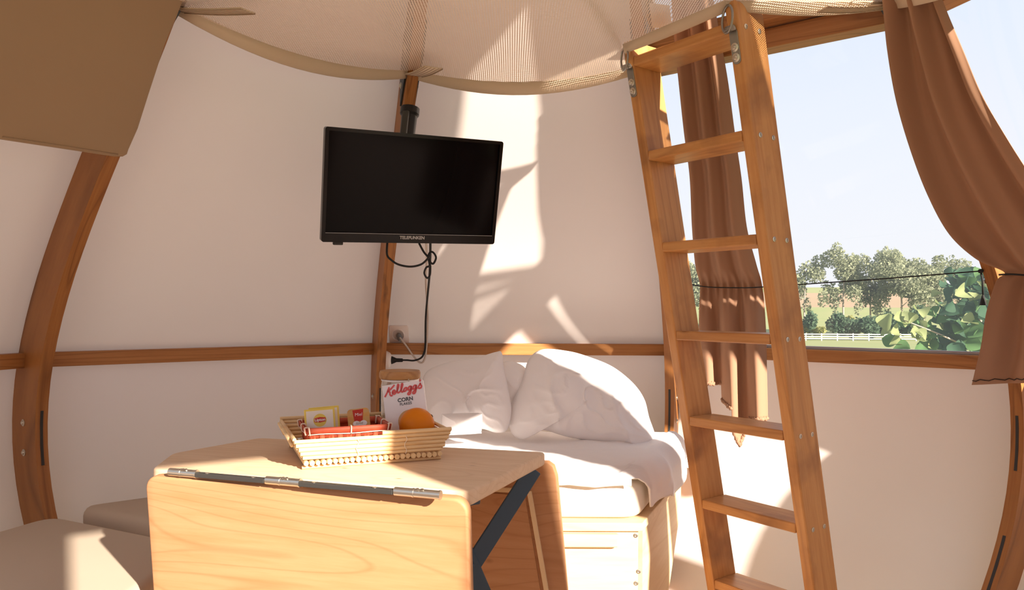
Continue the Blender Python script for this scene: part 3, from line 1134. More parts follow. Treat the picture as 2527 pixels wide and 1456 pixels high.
cD = thing('curtain', 'brown curtain swept aside and tied to the rib, with a dark stitched hem', 'curtain', onround(2500, 940, 0.05, Z_CORD))
clD = add('curtain_cloth', curtain_sheet(rowsD, lambda u, v_: onround(u, v_, 0.012, Z_CORD), foldD), M_CURTAIN, cD, smooth=0)
solid(clD, 0.0015)
# stitched line above the hem
def cD_at(s, t, lift=0.003):
    uL, vL, uR, vR = lerp_rows(rowsD, t)
    p = onround(uL + (uR - uL) * s, vL + (vR - vL) * s, 0.012, Z_CORD)
    n = (Vector((CX, CY, p.z)) - p).normalized()
    return p + n * (foldD(s, t) + lift)
add('hem_stitching', tube([cD_at(i / 30, 0.965 + 0.006 * sin(i * 2.1) - 0.018 * max(0, i / 30 - 0.35)) for i in range(31)], 0.0016, 5), M_STITCH, cD, smooth=0)

def shading_curtain(d0, d1, nf, label):  # unseen curtains, added to shade the ladder, tray and bench
    def rear(s_, t):
        z = 2.0 - 1.45 * t
        tie = math.exp(-((z - Z_CORD) / 0.10) ** 2)
        a = R(d0) + R(d1 - d0) * (0.5 + (s_ - 0.5) * (1 - 0.2 * tie))
        r = rin(max(z, Z_CORD)) - 0.045 + 0.022 * sin(2 * pi * s_ * nf) * (1 - 0.6 * tie)
        return Vector((CX + sin(a) * r, CY + cos(a) * r, z))
    c = thing('curtain', label, 'curtain', rear(0.5, 1.0), 'unseen curtains added for shade')
    solid(add('curtain_cloth', surf(60, 40, rear, (0.5, 1.4)), M_CURTAIN, c, smooth=0), 0.0015)
shading_curtain(92.0, 107.5, 4.3, 'unseen brown curtain added on the rib to shade the ladder')
shading_curtain(129.0, 144.0, 4.3, 'unseen brown curtain added at the rear window to shade the tray')
shading_curtain(170.0, 197.0, 6.3, 'unseen brown curtain added over the rear window to limit sun on the bench')
cord = thing('black_line', 'thin black cord stretched across the window to hold the curtains back', 'cord', onbay(2, 1960, 703, 0.02, 0))
cpts = [onbay(2, 1652, 694, 0.012, 0), onbay(2, 1690, 699, 0.02, 0), onbay(2, 1728, 706, 0.04, 0), onbay(2, 1760, 709, 0.052, 0), onbay(2, 1800, 710, 0.055, 0), onbay(2, 1845, 710, 0.055, 0), onbay(2, 1885, 708, 0.04, 0), onbay(2, 1960, 703, 0.012, 0), onbay(2, 2190, 687, 0.006, 0), onbay(2, 2418, 669, 0.004, 0)]
add('cord_run', tube(smooth_path(cpts), 0.0024, 6), M_CORD, cord, smooth=0)
tq = onbay(2, 2420, 669, 0.0, 0)
add('tassel_string', tube([tq, tq + Vector((0.006, 0.0, -0.03)), tq + Vector((0.008, 0, -0.075))], 0.0028, 6), M_CORD, cord, smooth=0)
add('tassel', lathe([(0.010, -0.03), (0.008, -0.018), (0.004, 0.0), (0.002, 0.004)], 10), M_CORD, cord, Matrix.Translation(tq + Vector((0.008, 0, -0.078))), smooth=40)
kn = lathe([(0.002, -0.008), (0.006, -0.005), (0.007, 0), (0.006, 0.005), (0.002, 0.008)], 12)
add('knot', kn, M_CORD, cord, frame(tq, (0, 0, 1), z=(1, -0.7, 0)), smooth=0)
tp = [onround(2466, 678, 0.03, 0), onround(2500, 677, 0.045, 0), onround(2560, 682, 0.05, 0), onround(2650, 690, 0.045, 0), onround(2690, 690, 0.02, 0)]
add('tie_back', tube(smooth_path(tp), 0.0032, 6), M_CORD, cord, smooth=0)
add('cleat', lathe([(0.005, 0), (0.005, 0.012), (0.009, 0.014), (0.008, 0.02), (0.002, 0.022)], 12), M_STEEL, cord, frame(polar(3, rin(1.24) + 0.035, 1.24, -RW / 2), (0, 0, 1), z=CEN - polar(3, 0, 0, 1)), smooth=30)

def clampr(p, z, gap=0.03):
    q = Vector((p[0] - CX, p[1] - CY))
    rm = rin(z) - gap
    if q.length > rm:
        q = q.normalized() * rm
    return Vector((q.x + CX, q.y + CY, z))
def upright(p, q, z_top, th=0.018):
    """upright board from the floor whose ends follow the bulging wall"""
    v, f = [], []
    n = 8
    d = Vector((q[0] - p[0], q[1] - p[1]))
    nr = Vector((-d.y, d.x)).normalized() * th / 2
    def end(a, b_, z):
        for i in range(41):
            c = Vector(a).lerp(Vector(b_), i / 40)
            if (c - CEN.xy).length <= rin(z) - 0.03:
                return c
        return Vector(b_)
    for i in range(n + 1):
        z = 0.001 + (z_top - 0.001) * i / n
        a, b_ = end(p, q, z), end(q, p, z)
        for c in (a + nr, b_ + nr, b_ - nr, a - nr):
            v.append((c.x, c.y, z))
    for i in range(n):
        for k in range(4):
            k2 = (k + 1) % 4
            f.append((i * 4 + k, i * 4 + k2, (i + 1) * 4 + k2, (i + 1) * 4 + k))
    f += [(3, 2, 1, 0), tuple(range(4 * n, 4 * n + 4))]
    c = Vector(((p[0] + q[0]) / 2, (p[1] + q[1]) / 2, 0))
    M = frame(c, (d.x, d.y, 0), z=(0, 0, 1))
    Mi_ = M.inverted()
    return pydata([Mi_ @ Vector(x) for x in v], f), M
# ------------------------------------------------------------------ bed
ZB = 0.462
bed_front = 2.42
def xe(d):
    return 0.408 + (d - 2.42) * 0.42
poly_b = [(-0.46, 2.42), (xe(2.42), 2.42), (xe(3.08), 3.08), (0.40, 3.17), (-0.42, 3.20), (-0.50, 3.12)]
bed = thing('bed_base', 'pale timber bed box with a bar handle under the white bedding', 'bed', (0, 2.8, 0))
lid = add('lid', prism([(x + (0.012 if x > 0 else -0.0), y - (0.012 if y < 2.5 else 0)) for x, y in poly_b], 0.027, 0.003), M_PALEWOOD, bed, Matrix.Translation((0, 0, ZB)))
me, MM = beam((-0.46, 2.43, (ZB - 0.027) / 2), (xe(2.42), 2.43, (ZB - 0.027) / 2), 0.02, ZB - 0.029)
fp = add('front_panel', me, M_PALEWOOD, bed, MM)
me, MM = upright((xe(2.44), 2.443), (xe(3.07), 3.07), ZB - 0.028)
add('side_panel', me, M_PALEWOOD, bed, MM)
me, MM = upright((-0.45, 2.45), (-0.47, 3.1), ZB - 0.028)
add('side_panel', me, M_PALEWOOD, bed, MM)
hx0, hx1 = W(1240, 1330, 2.405).x, W(1527, 1330, 2.405).x
hz0, hz1 = W(1400, 1350, 2.405).z, W(1400, 1317, 2.405).z
add('handle', box(hx1 - hx0, 0.022, hz1 - hz0, 0.006), M_PALEWOOD, fp, Matrix.Translation(((hx0 + hx1) / 2, 2.408, (hz0 + hz1) / 2)))
for u, v_ in ((1569, 1321), (1576, 1410), (1570, 1439)):
    link('screw', ME_SCREW, fp, frame(W(u, v_, 2.4195), (1, 0, 0), z=(0, -1, 0)))
def roundpoly(p, r, n=5):
    out = []
    m = len(p)
    for i in range(m):
        a, b_, c = Vector(p[i - 1]), Vector(p[i]), Vector(p[(i + 1) % m])
        d1, d2 = (a - b_), (c - b_)
        rr = min(r, d1.length * 0.45, d2.length * 0.45)
        s0, s1 = b_ + d1.normalized() * rr, b_ + d2.normalized() * rr
        for k in range(n + 1):
            t = k / n
            q = s0 * (1 - t) ** 2 + b_ * 2 * t * (1 - t) + s1 * t * t
            out.append((q.x, q.y))
    return out
mp2 = roundpoly([(-0.44, 2.445), (xe(2.45) - 0.005, 2.445), (xe(3.05) - 0.02, 3.05), (0.40, 3.15), (-0.40, 3.18), (-0.47, 3.10)], 0.06)
mt = add('mattress', prism(mp2, 0.112, 0.028, 4), M_MATTRESS, None, Matrix.Translation((0, 0, ZB + 0.113)), smooth=60)
tag(mt, 'cream mattress on the pale timber bed box', 'mattress')
ZM = ZB + 0.113
# duvet
def wr(x, y, z=0.0):
    return 0.010 * noise.noise(Vector((x * 5, y * 5, z))) + 0.006 * noise.noise(Vector((x * 13, y * 9, z + 3))) + 0.0025 * noise.noise(Vector((x * 31, y * 27, z + 7)))
def duvet(s, t):
    d = 2.425 + t * 0.70
    edge_x = xe(d) - 0.045
    left = -0.42
    over = 0.20 * max(0.0, min(1.0, (t - 0.02) / 0.10)) + 0.02
    total = edge_x - left + over
    a = s * total
    fold = wr(left + a, d)
    puff = 0.050 + 0.03 * max(0, sin((t - 0.05) * pi * 0.8)) * max(0, s - 0.4)
    if t < 0.10:
        puff *= (t / 0.10) ** 0.5
    if a <= edge_x - left:
        x = left + a
        z = ZM + 0.004 + puff + fold
    else:
        e = a - (edge_x - left)
        r_ = 0.085
        an = min(e / r_, pi / 2)
        x = edge_x + r_ * sin(an) + fold * 1.5 + 0.012 * sin(d * 22) * min(1, e / 0.1)
        z = ZM + 0.004 + puff - r_ * (1 - cos(an)) - max(0, e - r_ * pi / 2) * (0.9 + 0.3 * sin(d * 14))
    return Vector((x, d + (0.012 * noise.noise(Vector((s * 9, 0.2, 4))) if t < 0.02 else 0), z))
dv = solid(add('duvet', surf(90, 60, duvet), M_SHEET, smooth=0), 0.006)
tag(dv, 'crumpled white duvet spread over the mattress', 'duvet')

# pillows: inflated outlines
def inflated(name, outline, dfun, thick, label, cat, seed, wrinkle=0.012, mat=M_SHEET, rings=26, group=None, n=84, centre=None):
    pts = smooth_path([Vector((u, v_, 0)) for u, v_ in outline + [outline[0]]], 8)[:-1]
    c = centre or (sum(p.x for p in pts) / len(pts), sum(p.y for p in pts) / len(pts))
    cw = W(c[0], c[1], dfun(c[1]))
    vv, ff = [], []
    m = len(pts)
    def rowpts(t, sgn):
        out = []
        for p in pts:
            u, v_ = c[0] + (p.x - c[0]) * t, c[1] + (p.y - c[1]) * t
            q = W(u, v_, dfun(v_))
            h = thick * max(0.0, 1 - t ** 2.6) ** 0.62
            w_ = wrinkle * (noise.noise(Vector((q.x * 7 + seed, q.z * 7, q.y * 3))) + 0.5 * noise.noise(Vector((q.x * 17 + seed, q.z * 11, 5)))) * (1 - t ** 4)
            rd = 1 - abs(noise.noise(Vector((q.x * 5.2 + seed * 1.7, q.z * 8.5 + q.x * 4, 1.3))))
            rd2 = 1 - abs(noise.noise(Vector((q.x * 9 - q.z * 7 + seed, q.z * 12 + q.x * 9, 4.1))))
            w_ += wrinkle * (0.85 * rd ** 10 + 0.40 * rd2 ** 12) * (1 - t ** 6)
            q.y -= sgn * (h + (w_ if sgn > 0 else 0))
            out.append(q)
        return out
    for sgn in (1, -0.8):
        base = len(vv)
        for j in range(1, rings + 1):
            vv += rowpts(j / rings, sgn)
        ci = len(vv)
        q = W(c[0], c[1], dfun(c[1]))
        q.y -= sgn * thick
        vv.append(q)
        for i in range(m):
            ff.append((ci, base + i, base + (i + 1) % m) if sgn > 0 else (ci, base + (i + 1) % m, base + i))
        for j in range(rings - 1):
            for i in range(m):
                i2 = (i + 1) % m
                a, b_ = base + j * m + i, base + j * m + i2
                ff.append((a, a + m, b_ + m, b_) if sgn > 0 else (a, b_, b_ + m, a + m))
    bm = bmesh.new()
    bv = [bm.verts.new(p) for p in vv]
    for q in ff:
        try:
            bm.faces.new([bv[i] for i in q])
        except ValueError:
            pass
    bmesh.ops.remove_doubles(bm, verts=bm.verts, dist=0.0008)
    o = add(name, bm_mesh(bm), mat, None, None, smooth=0)
    return tag(o, label, cat, group)
inflated('pillow', [(1255, 1048), (1262, 1000), (1288, 942), (1304, 888), (1338, 862), (1400, 866), (1452, 880), (1512, 905), (1562, 945), (1590, 985), (1602, 1030), (1616, 1072), (1612, 1095), (1590, 1107), (1555, 1100), (1480, 1092), (1400, 1078), (1345, 1062), (1308, 1064), (1290, 1085), (1266, 1074)],
         lambda v_: 2.90 + (1100 - v_) / 240 * 0.20, 0.095, 'large white pillow propped against the wall, nearest the ladder', 'pillow', 3.0, 0.022, centre=(1440, 985))
inflated('pillow', [(1040, 1010), (1041, 945), (1058, 913), (1110, 893), (1170, 884), (1222, 869), (1238, 870), (1243, 905), (1252, 950), (1262, 1010), (1252, 1060), (1225, 1068), (1180, 1058), (1100, 1072), (1050, 1076)],
         lambda v_: 2.88 + (1075 - v_) / 200 * 0.17, 0.075, 'flatter white pillow with a pointed corner behind the cereal box', 'pillow', 9.0, 0.016)
inflated('pillow', [(1200, 1020), (1205, 940), (1240, 895), (1275, 895), (1302, 915), (1320, 960), (1310, 1020), (1270, 1040), (1220, 1040)],
         lambda v_: 3.03 + (1060 - v_) / 200 * 0.10, 0.05, 'white pillow tucked between the other two pillows against the wall', 'pillow', 15.0, 0.012)
inflated('folded_towel', [(1090, 1068), (1090, 1026), (1100, 1021), (1185, 1019), (1190, 1024), (1188, 1064), (1180, 1070), (1098, 1074)],
         lambda v_: 2.77, 0.03, 'small folded white towel in front of the pillows', 'towel', 21.0, 0.004)

# ------------------------------------------------------------------ benches on the left
def bench(pol, ztop, label_c, label_b, shrink):
    zc = ztop - 0.082
    cen = Vector((sum(p[0] for p in pol) / len(pol), sum(p[1] for p in pol) / len(pol)))
    base = thing('bench_box', label_b, 'bench', (cen.x, cen.y, 0), 'bench boxes along the wall')
    inn = [Vector(p).lerp(cen, shrink) for p in pol]
    add('seat_board', prism([tuple(p) for p in inn], 0.02, 0.002), M_PALEWOOD, base, Matrix.Translation((0, 0, zc)))
    m = len(inn)
    for i in range(m):
        a, b_ = inn[i].lerp(cen, 0.08), inn[(i + 1) % m].lerp(cen, 0.08)
        if (a - CEN.xy).length > 1.44 and (b_ - CEN.xy).length > 1.44:
            continue
        me, MM = upright(a, b_, zc - 0.021)
        add('side_board', me, M_PALEWOOD, base, MM)
    cu = thing('seat_cushion', label_c, 'cushion', (cen.x, cen.y, zc), 'bench seat cushions')
    rp = roundpoly(pol, 0.09, 6)
    body = add('cushion_body', prism(rp, 0.081, 0.03, 4), M_TAN, cu, Matrix.Translation((0, 0, ztop)), smooth=60)
    add('piping', tube([Vector((x, y, ztop - 0.072)) for x, y in rp], 0.003, 6, True), M_TAN, body, smooth=0)
rr_ = rin(0.42) - 0.012
c0, c1 = chord(0, 0.04, rr_, 0), chord(0, 0.95, rr_, 0)
z0_ = chord(9, 0.45, rr_, 0)
z1_ = chord(9, 0.985, rr_ - 0.01, 0)
bench([(c0.x, c0.y), (c1.x, c1.y), (-0.62, 2.62), (-0.84, 2.175)], 0.492, 'taupe bench cushion against the wall between two ribs, behind the table', 'pale timber bench box between two ribs behind the table', 0.20)
bench([(z1_.x, z1_.y), (-0.885, 2.14), (-0.875, 1.32), (-1.05, 1.14), (z0_.x, z0_.y)], 0.478, 'taupe bench cushion under the hanging tan pad, partly in the sun', 'pale timber bench box under the half sunlit taupe cushion', 0.22)

# ------------------------------------------------------------------ folding table
ZT = 0.78
def tz(u, v_):
    p = WZ(u, v_, ZT)
    return Vector((p.x, p.y))
FL, L2, BLc, BRc, FRc = tz(373, 1157), tz(425, 1118), tz(640, 1080), tz(1350, 1115), tz(1158, 1213)
tdir = Vector((FRc.x - FL.x, FRc.y - FL.y, 0)).normalized()      # along the front edge
Mtab = frame((FRc.x, FRc.y, ZT), tdir, z=(0, 0, 1))
Mtabi = Mtab.inverted()
def tl(p):
    q = Mtabi @ Vector((p.x, p.y, ZT))
    return (q.x, q.y)
table = thing('folding_table', 'pine folding table with hinged drop leaves and blue steel scissor legs', 'table', (-0.37, 1.82, 0))
outline = roundpoly([tl(FL), tl(FRc), tl(BRc), tl(BLc), tl(L2)], 0.025, 4)
add('table_top', prism(outline, 0.032, 0.006, 3), M_PINETOP, table, Mtab, smooth=40)
# front drop leaf
leaf_c = Mtab @ Vector((0, -0.018, -0.034))
def on_leaf(u, v_):
    return WP(u, v_, lf0, lfn_)
lf0 = Mtab @ Vector((0, -0.030, -0.03))
ydir = Mtab.to_3x3().col[1]
lup = (Vector((0, 0, 1)) - ydir * 0.10).normalized()
lfn_ = tdir.cross(lup).normalized()
if lfn_.y > 0:
    lfn_ = -lfn_
a0, a1 = WP(358, 1200, lf0, lfn_), WP(1154, 1270, lf0, lfn_)
topL = WP(380, 1176, lf0, lfn_)
lw_ = (a1 - a0).dot(tdir)
Ml = frame(a0, tdir, y=lup)
ztl = (Ml.inverted() @ topL).y
Ml2 = Ml @ Matrix.Translation((lw_ / 2, ztl - 0.25, 0.0))
if Ml2.to_3x3().col[2].y > 0:
    Ml2 = Ml2 @ Matrix.Rotation(pi, 4, 'Y')
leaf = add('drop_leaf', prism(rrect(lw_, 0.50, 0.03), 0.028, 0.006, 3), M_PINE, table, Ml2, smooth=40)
leaf['label'] = 'large hanging front leaf of knotty pine'
# hinges along the front edge
h0, h1 = WZ(418, 1164, ZT + 0.004), WZ(1088, 1222, ZT + 0.004)
hd = (h1 - h0).normalized()
Lh_ = (h1 - h0).length
ME_RIV = lathe([(0.0048, 0), (0.0048, 0.0008), (0.003, 0.0014), (0.001, 0.0014)], 10)
ME_RIV.materials.append(M_ZINC)
def hb(a, b_):
    return h0 + hd * (Lh_ * a), h0 + hd * (Lh_ * b_)
for a, b_ in ((0.0, 0.115), (0.385, 0.515), (0.845, 1.0)):
    p, q = hb(a, b_)
    h = add('hinge', tube([p, p.lerp(q, 0.02), p.lerp(q, 0.98), q], [0.006, 0.0085, 0.0085, 0.006], 14), M_ZINC, table, smooth=35)
    for t in (0.42, 0.98):
        c = p.lerp(q, t)
        add('knuckle', tube([c - hd * 0.002, c + hd * 0.002], 0.0092, 14), M_ZINC, h, smooth=35)
    for t in (0.50, 0.60):
        link('screw', ME_RIV, h, frame(p.lerp(q, t) + Vector((0, -0.004, 0.0078)), hd, z=(0, -0.4, 1)))
for a, b_, sc_ in ((0.115, 0.385, (0.15, 0.82)), (0.515, 0.845, (0.15, 0.8))):
    p, q = hb(a, b_)
    me, MM = beam(p + Vector((0, 0, -0.001)), q + Vector((0, 0, -0.001)), 0.017, 0.009, bev=0.001)
    stp = add('black_edge_strip', me, M_RUBBER, table, MM)
    for t in sc_:
        link('screw', ME_RIV, stp, frame(p.lerp(q, t) + Vector((0, 0, 0.0036)), hd, z=(0, 0, 1)))
# rear leaf hanging behind, with a pale batten
bdir = Vector((BRc.x - BLc.x, BRc.y - BLc.y, 0)).normalized()
bn = Vector((0, 0, 1)).cross(bdir).normalized()
if bn.y < 0:
    bn = -bn
b0 = Vector((BRc.x, BRc.y, ZT - 0.02)) + bn * 0.02
def onb(u, v_, lift=0.0):
    return WP(u, v_, b0 - bn * lift, bn)
Mb = frame(b0, bdir, z=-bn)
Mbi = Mb.inverted()
rp_ = [(1352, 1140), (1366, 1150), (1374, 1175), (1400, 1470), (1420, 1640)]
pl_ = [Mbi @ onb(u, v_) for u, v_ in rp_]
left_x = (Mbi @ Vector((BLc.x, BLc.y, ZT))).x
pol = [(p.x, p.y) for p in pl_] + [(left_x, pl_[-1].y), (left_x, pl_[0].y)]
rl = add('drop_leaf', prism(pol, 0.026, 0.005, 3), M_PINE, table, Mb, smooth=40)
bat = [onb(1306, 1212, 0.004), onb(1312, 1240, 0.004), onb(1352, 1470, 0.004), onb(1380, 1640, 0.004)]
for i, (p, q, w_) in enumerate(((bat[0], bat[3], 0.012), (onb(1180, 1205, 0.004), bat[0], 0.012))):
    me, MM = beam(p, q, w_, 0.008, up=-bn, bev=0.001)
    add('batten', me, M_PALEWOOD, rl, MM)
pan = [(1296, 1222), (1338, 1480), (1360, 1640)]
pp_ = [Mbi @ onb(u, v_, 0.0) for u, v_ in pan]
px_ = [(p.x, p.y) for p in pp_] + [(left_x + 0.05, pp_[-1].y), (left_x + 0.05, pp_[0].y)]
Mb3 = Mb.copy()
Mb3.translation = b0 - bn * 0.004
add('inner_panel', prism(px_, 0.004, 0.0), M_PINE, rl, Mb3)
# scissor legs
zl_top = ZT - 0.034
q0 = W(1302, 1182, 1.86)
sx = (W(1165, 1395, 1.78) - q0).normalized()
foot = q0 + sx * ((q0.z - 0.01) / -sx.z)
me, MM = beam(q0 - sx * 0.03, foot, 0.042, 0.006, up=(0.3, -1, 0.2))
add('scissor_leg', me, M_BLUESTEEL, table, MM)
c_ = W(1160, 1392, 1.775)
s2 = Vector((-sx.x * 0.62, -0.02, sx.z)).normalized()
tp2 = c_ - s2 * ((zl_top - c_.z) / -s2.z)
ft2 = c_ + s2 * ((c_.z - 0.01) / -s2.z)
me, MM = beam(tp2, ft2, 0.042, 0.006, up=(0.3, -1, 0.2))
add('scissor_leg', me, M_BLUESTEEL, table, MM)
add('pivot_bolt', lathe([(0.011, 0), (0.011, 0.012), (0.006, 0.016), (0.003, 0.017)], 12), M_BLUESTEEL, table, frame(c_ + Vector((0, -0.006, 0)), (1, 0, 0), z=(0, -1, 0)), smooth=35)
me, MM = beam(W(1120, 1245, 1.60), W(1350, 1245, 1.60) * 0 + W(1178, 1236, 1.66), 0.02, 0.012)
add('under_bracket', me, M_BLUESTEEL, table, MM)
for xx in (0.12, 0.55):
    p = Mtab @ Vector((-xx, 0.03, -0.04))
    q = Mtab @ Vector((-xx, 0.38, -0.04))
    me, MM = beam(p, q, 0.03, 0.012)
    add('under_rail', me, M_BLUESTEEL, table, MM)

# ------------------------------------------------------------------ tray of cane sticks
tA, tB = WZ(748, 1160, ZT), WZ(1089, 1134, ZT)
tx_ = (tB - tA).normalized()
tlen = (tB - tA).length
tyv = Vector((-tx_.y, tx_.x, 0))
Mtr = frame(tA, tx_, z=(0, 0, 1))
TDEP = 0.30
tray = thing('cane_tray', 'rectangular tray built of stacked cane sticks on the pine table', 'tray', tA + tx_ * tlen / 2)
RS = 0.0050
def stick(p, q, r, mat=M_BAMBOO, name='stick', parent=tray):
    p, q = Vector(p), Vector(q)
    Mx = Mtr @ frame((p + q) / 2, q - p, z=(0, 0, 1) if abs((q - p).normalized().z) < 0.9 else (1, 0, 0))
    L = (q - p).length
    v_, f_ = [], []
    for x, rr in ((-L / 2, r * 0.9), (-L / 2 + 0.002, r), (L / 2 - 0.002, r), (L / 2, r * 0.9)):
        for k in range(10):
            a = 2 * pi * k / 10
            v_.append((x, rr * cos(a), rr * sin(a)))
    for i in range(3):
        for k in range(10):
            l_ = (k + 1) % 10
            f_.append((i * 10 + k, i * 10 + l_, (i + 1) * 10 + l_, (i + 1) * 10 + k))
    f_ += [tuple(reversed(range(10))), tuple(range(30, 40))]
    return add(name, pydata(v_, f_), mat, parent, Mx, smooth=40)
rnd = random.Random(3)
# bottom rods
stick((-0.002, 0.006, 0.0045), (tlen, 0.006, 0.0045), 0.0045)
stick((0.0, TDEP - 0.006, 0.0045), (tlen, TDEP - 0.006, 0.0045), 0.0045)
# floor sticks, their cut ends towards the front
NFS = 25
for i in range(NFS):
    x = 0.006 + (tlen - 0.012) * i / (NFS - 1)
    r = 0.0064 + rnd.uniform(-0.0007, 0.0003)
    s_ = stick((x, -0.006 - rnd.uniform(0, 0.004), 0.0155 + rnd.uniform(-0.0006, 0.0006)), (x, TDEP + 0.002, 0.0155), r, M_BAMBOO, 'floor_stick')
# side walls: sticks stacked outwards
NW = 5
for j in range(NW):
    z = 0.0270 + j * 0.0096
    o = 0.0015 + j * 0.0045
    jit = lambda: rnd.uniform(-0.002, 0.002)
    r = RS + rnd.uniform(-0.0004, 0.0005)
    last = (j == NW - 1)
    stick((-o + jit(), -o * 0.4, z), (tlen + o + jit() - (0.006 if j == 2 else 0), -o * 0.4, z), r, M_BAMBOO, 'front_stick')
    stick((-o, TDEP + o * 0.4, z), (tlen + o, TDEP + o * 0.4, z), r, M_BAMBOO, 'back_stick')
    stick((-o, -o * 0.4 + 0.004, z + 0.004), (-o, TDEP + o * 0.4 - 0.004, z + 0.004), r, M_BAMBOO, 'side_stick')
    stick((tlen + o, -o * 0.4 + 0.004, z + 0.004), (tlen + o, TDEP + o * 0.4 - 0.004, z + 0.004), r, M_BAMBOO, 'side_stick')
zt2 = 0.0255 + NW * 0.0098
stick((tlen * 0.55, -0.009, zt2), (tlen + 0.022, -0.009, zt2), RS, M_BAMBOO, 'front_stick')
stick((-0.022, TDEP + 0.01, zt2), (tlen + 0.022, TDEP + 0.01, zt2), RS, M_BAMBOO, 'back_stick')
# bent cane handle at one end
hp = [(-0.020, 0.03, 0.05), (-0.034, 0.06, 0.078), (-0.040, 0.12, 0.088), (-0.034, 0.18, 0.078), (-0.02, 0.21, 0.05)]
add('handle', tube(smooth_path([Mtr @ Vector(p) for p in hp]), 0.0042, 8), M_BAMBOO, tray, smooth=0)
# wire ties
M_TIE = plain('pale_wire_tie', (0.75, 0.68, 0.58), 0.5)
for x in (tlen * 0.37, tlen * 0.72):
    pth = [Mtr @ Vector((x + 0.003 * sin(i * 1.9), -0.0075 - 0.0012 * i * 0.9, 0.022 + i * 0.0085)) for i in range(6)]
    add('wire_tie', tube(smooth_path(pth), 0.0008, 5), M_TIE, tray, smooth=0)
ZF = ZT + 0.0225

# ------------------------------------------------------------------ red woven basket in the tray
M_RED = wood('red_dyed_chip', (0.56, 0.11, 0.055), (0.46, 0.075, 0.035), (0.30, 0.035, 0.018), grain=(3, 40, 40), rings=2, rough=0.55, ringamt=0.3)
M_BIND = plain('cream_cane_binding', (0.78, 0.64, 0.52), 0.5)
bk_ = thing('woven_basket', 'small red woven chip basket holding tea sachets, inside the cane tray', 'basket', Mtr @ Vector((0.1, 0.1, 0.02)))
bx0, bx1, by0, by1, bz0, bz1 = 0.012, 0.205, 0.028, 0.165, 0.0215, 0.088
def bw(x, y, z):
    f_ = (z - bz0) / (bz1 - bz0)
    cx_, cy_ = (bx0 + bx1) / 2, (by0 + by1) / 2
    k = 0.90 + 0.10 * f_
    return Mtr @ Vector((cx_ + (x - cx_) * k, cy_ + (y - cy_) * k, z))
sides = [((bx0, by0), (bx1, by0)), ((bx1, by0), (bx1, by1)), ((bx1, by1), (bx0, by1)), ((bx0, by1), (bx0, by0))]
nv_ = [9, 7, 9, 7]
for si, ((xa, ya), (xb, yb)) in enumerate(sides):
    L = sqrt((xb - xa) ** 2 + (yb - ya) ** 2)
    ox, oy = (yb - ya) / L, -(xb - xa) / L
    nver = nv_[si]
    for r_ in range(3):
        za, zb2 = bz0 + 0.002 + r_ * 0.0205, bz0 + 0.0195 + r_ * 0.0205
        def fn(s, t, r_=r_):
            wv = 0.0016 * sin(pi * nver * s + (pi if r_ % 2 else 0))
            return bw(xa + (xb - xa) * s + ox * wv, ya + (yb - ya) * s + oy * wv, za + (zb2 - za) * t)
        solid(add('weaver_strip', surf(nver * 4, 1, fn), M_RED, bk_, smooth=0), 0.0009)
    for c in range(nver):
        s0_ = (c + 0.22) / nver
        s1_ = (c + 0.78) / nver
        def fn2(s, t, c=c):
            q = s0_ + (s1_ - s0_) * s
            wv = -0.0016 * sin(pi * nver * (c + 0.5) / nver) * cos(pi * t * 2.9) * (1 if c % 2 else -1)
            return bw(xa + (xb - xa) * q + ox * wv, ya + (yb - ya) * q + oy * wv, bz0 + (bz1 - bz0) * t)
        solid(add('stake_strip', surf(1, 8, fn2), M_RED, bk_, smooth=0), 0.0009)
    # rim bands inside and outside, pale cane binding line below
    for off in (0.0028, -0.0020):
        def fn3(s, t):
            return bw(xa + (xb - xa) * s + ox * off, ya + (yb - ya) * s + oy * off, bz1 - 0.013 + 0.014 * t)
        solid(add('rim_band', surf(8, 1, fn3), M_RED, bk_, smooth=0), 0.0013)
    pth = [bw(xa + (xb - xa) * s + ox * 0.0042, ya + (yb - ya) * s + oy * 0.0042, bz1 - 0.0145 + 0.001 * sin(9 * s)) for s in [i / 8 for i in range(9)]]
    add('binding', tube(pth, 0.0013, 6), M_BIND, bk_, smooth=0)
    for s in (0.02, 0.52, 0.98):
        x, y = xa + (xb - xa) * s, ya + (yb - ya) * s
        lpz = [bw(x + ox * 0.0052, y + oy * 0.0052, bz1 - 0.016), bw(x + ox * 0.0055, y + oy * 0.0055, bz1), bw(x, y, bz1 + 0.0022), bw(x - ox * 0.004, y - oy * 0.004, bz1), bw(x - ox * 0.004, y - oy * 0.004, bz1 - 0.016)]
        add('binding', tube(smooth_path(lpz, 4), 0.0018, 6), M_BIND, bk_, smooth=0)
add('basket_floor', prism([tuple((Mtr.inverted() @ bw(x, y, bz0)).xy) for x, y in ((bx0, by0), (bx1, by0), (bx1, by1), (bx0, by1))], 0.0012), M_RED, bk_, Mtr @ Matrix.Translation((0, 0, bz0 + 0.0008)))

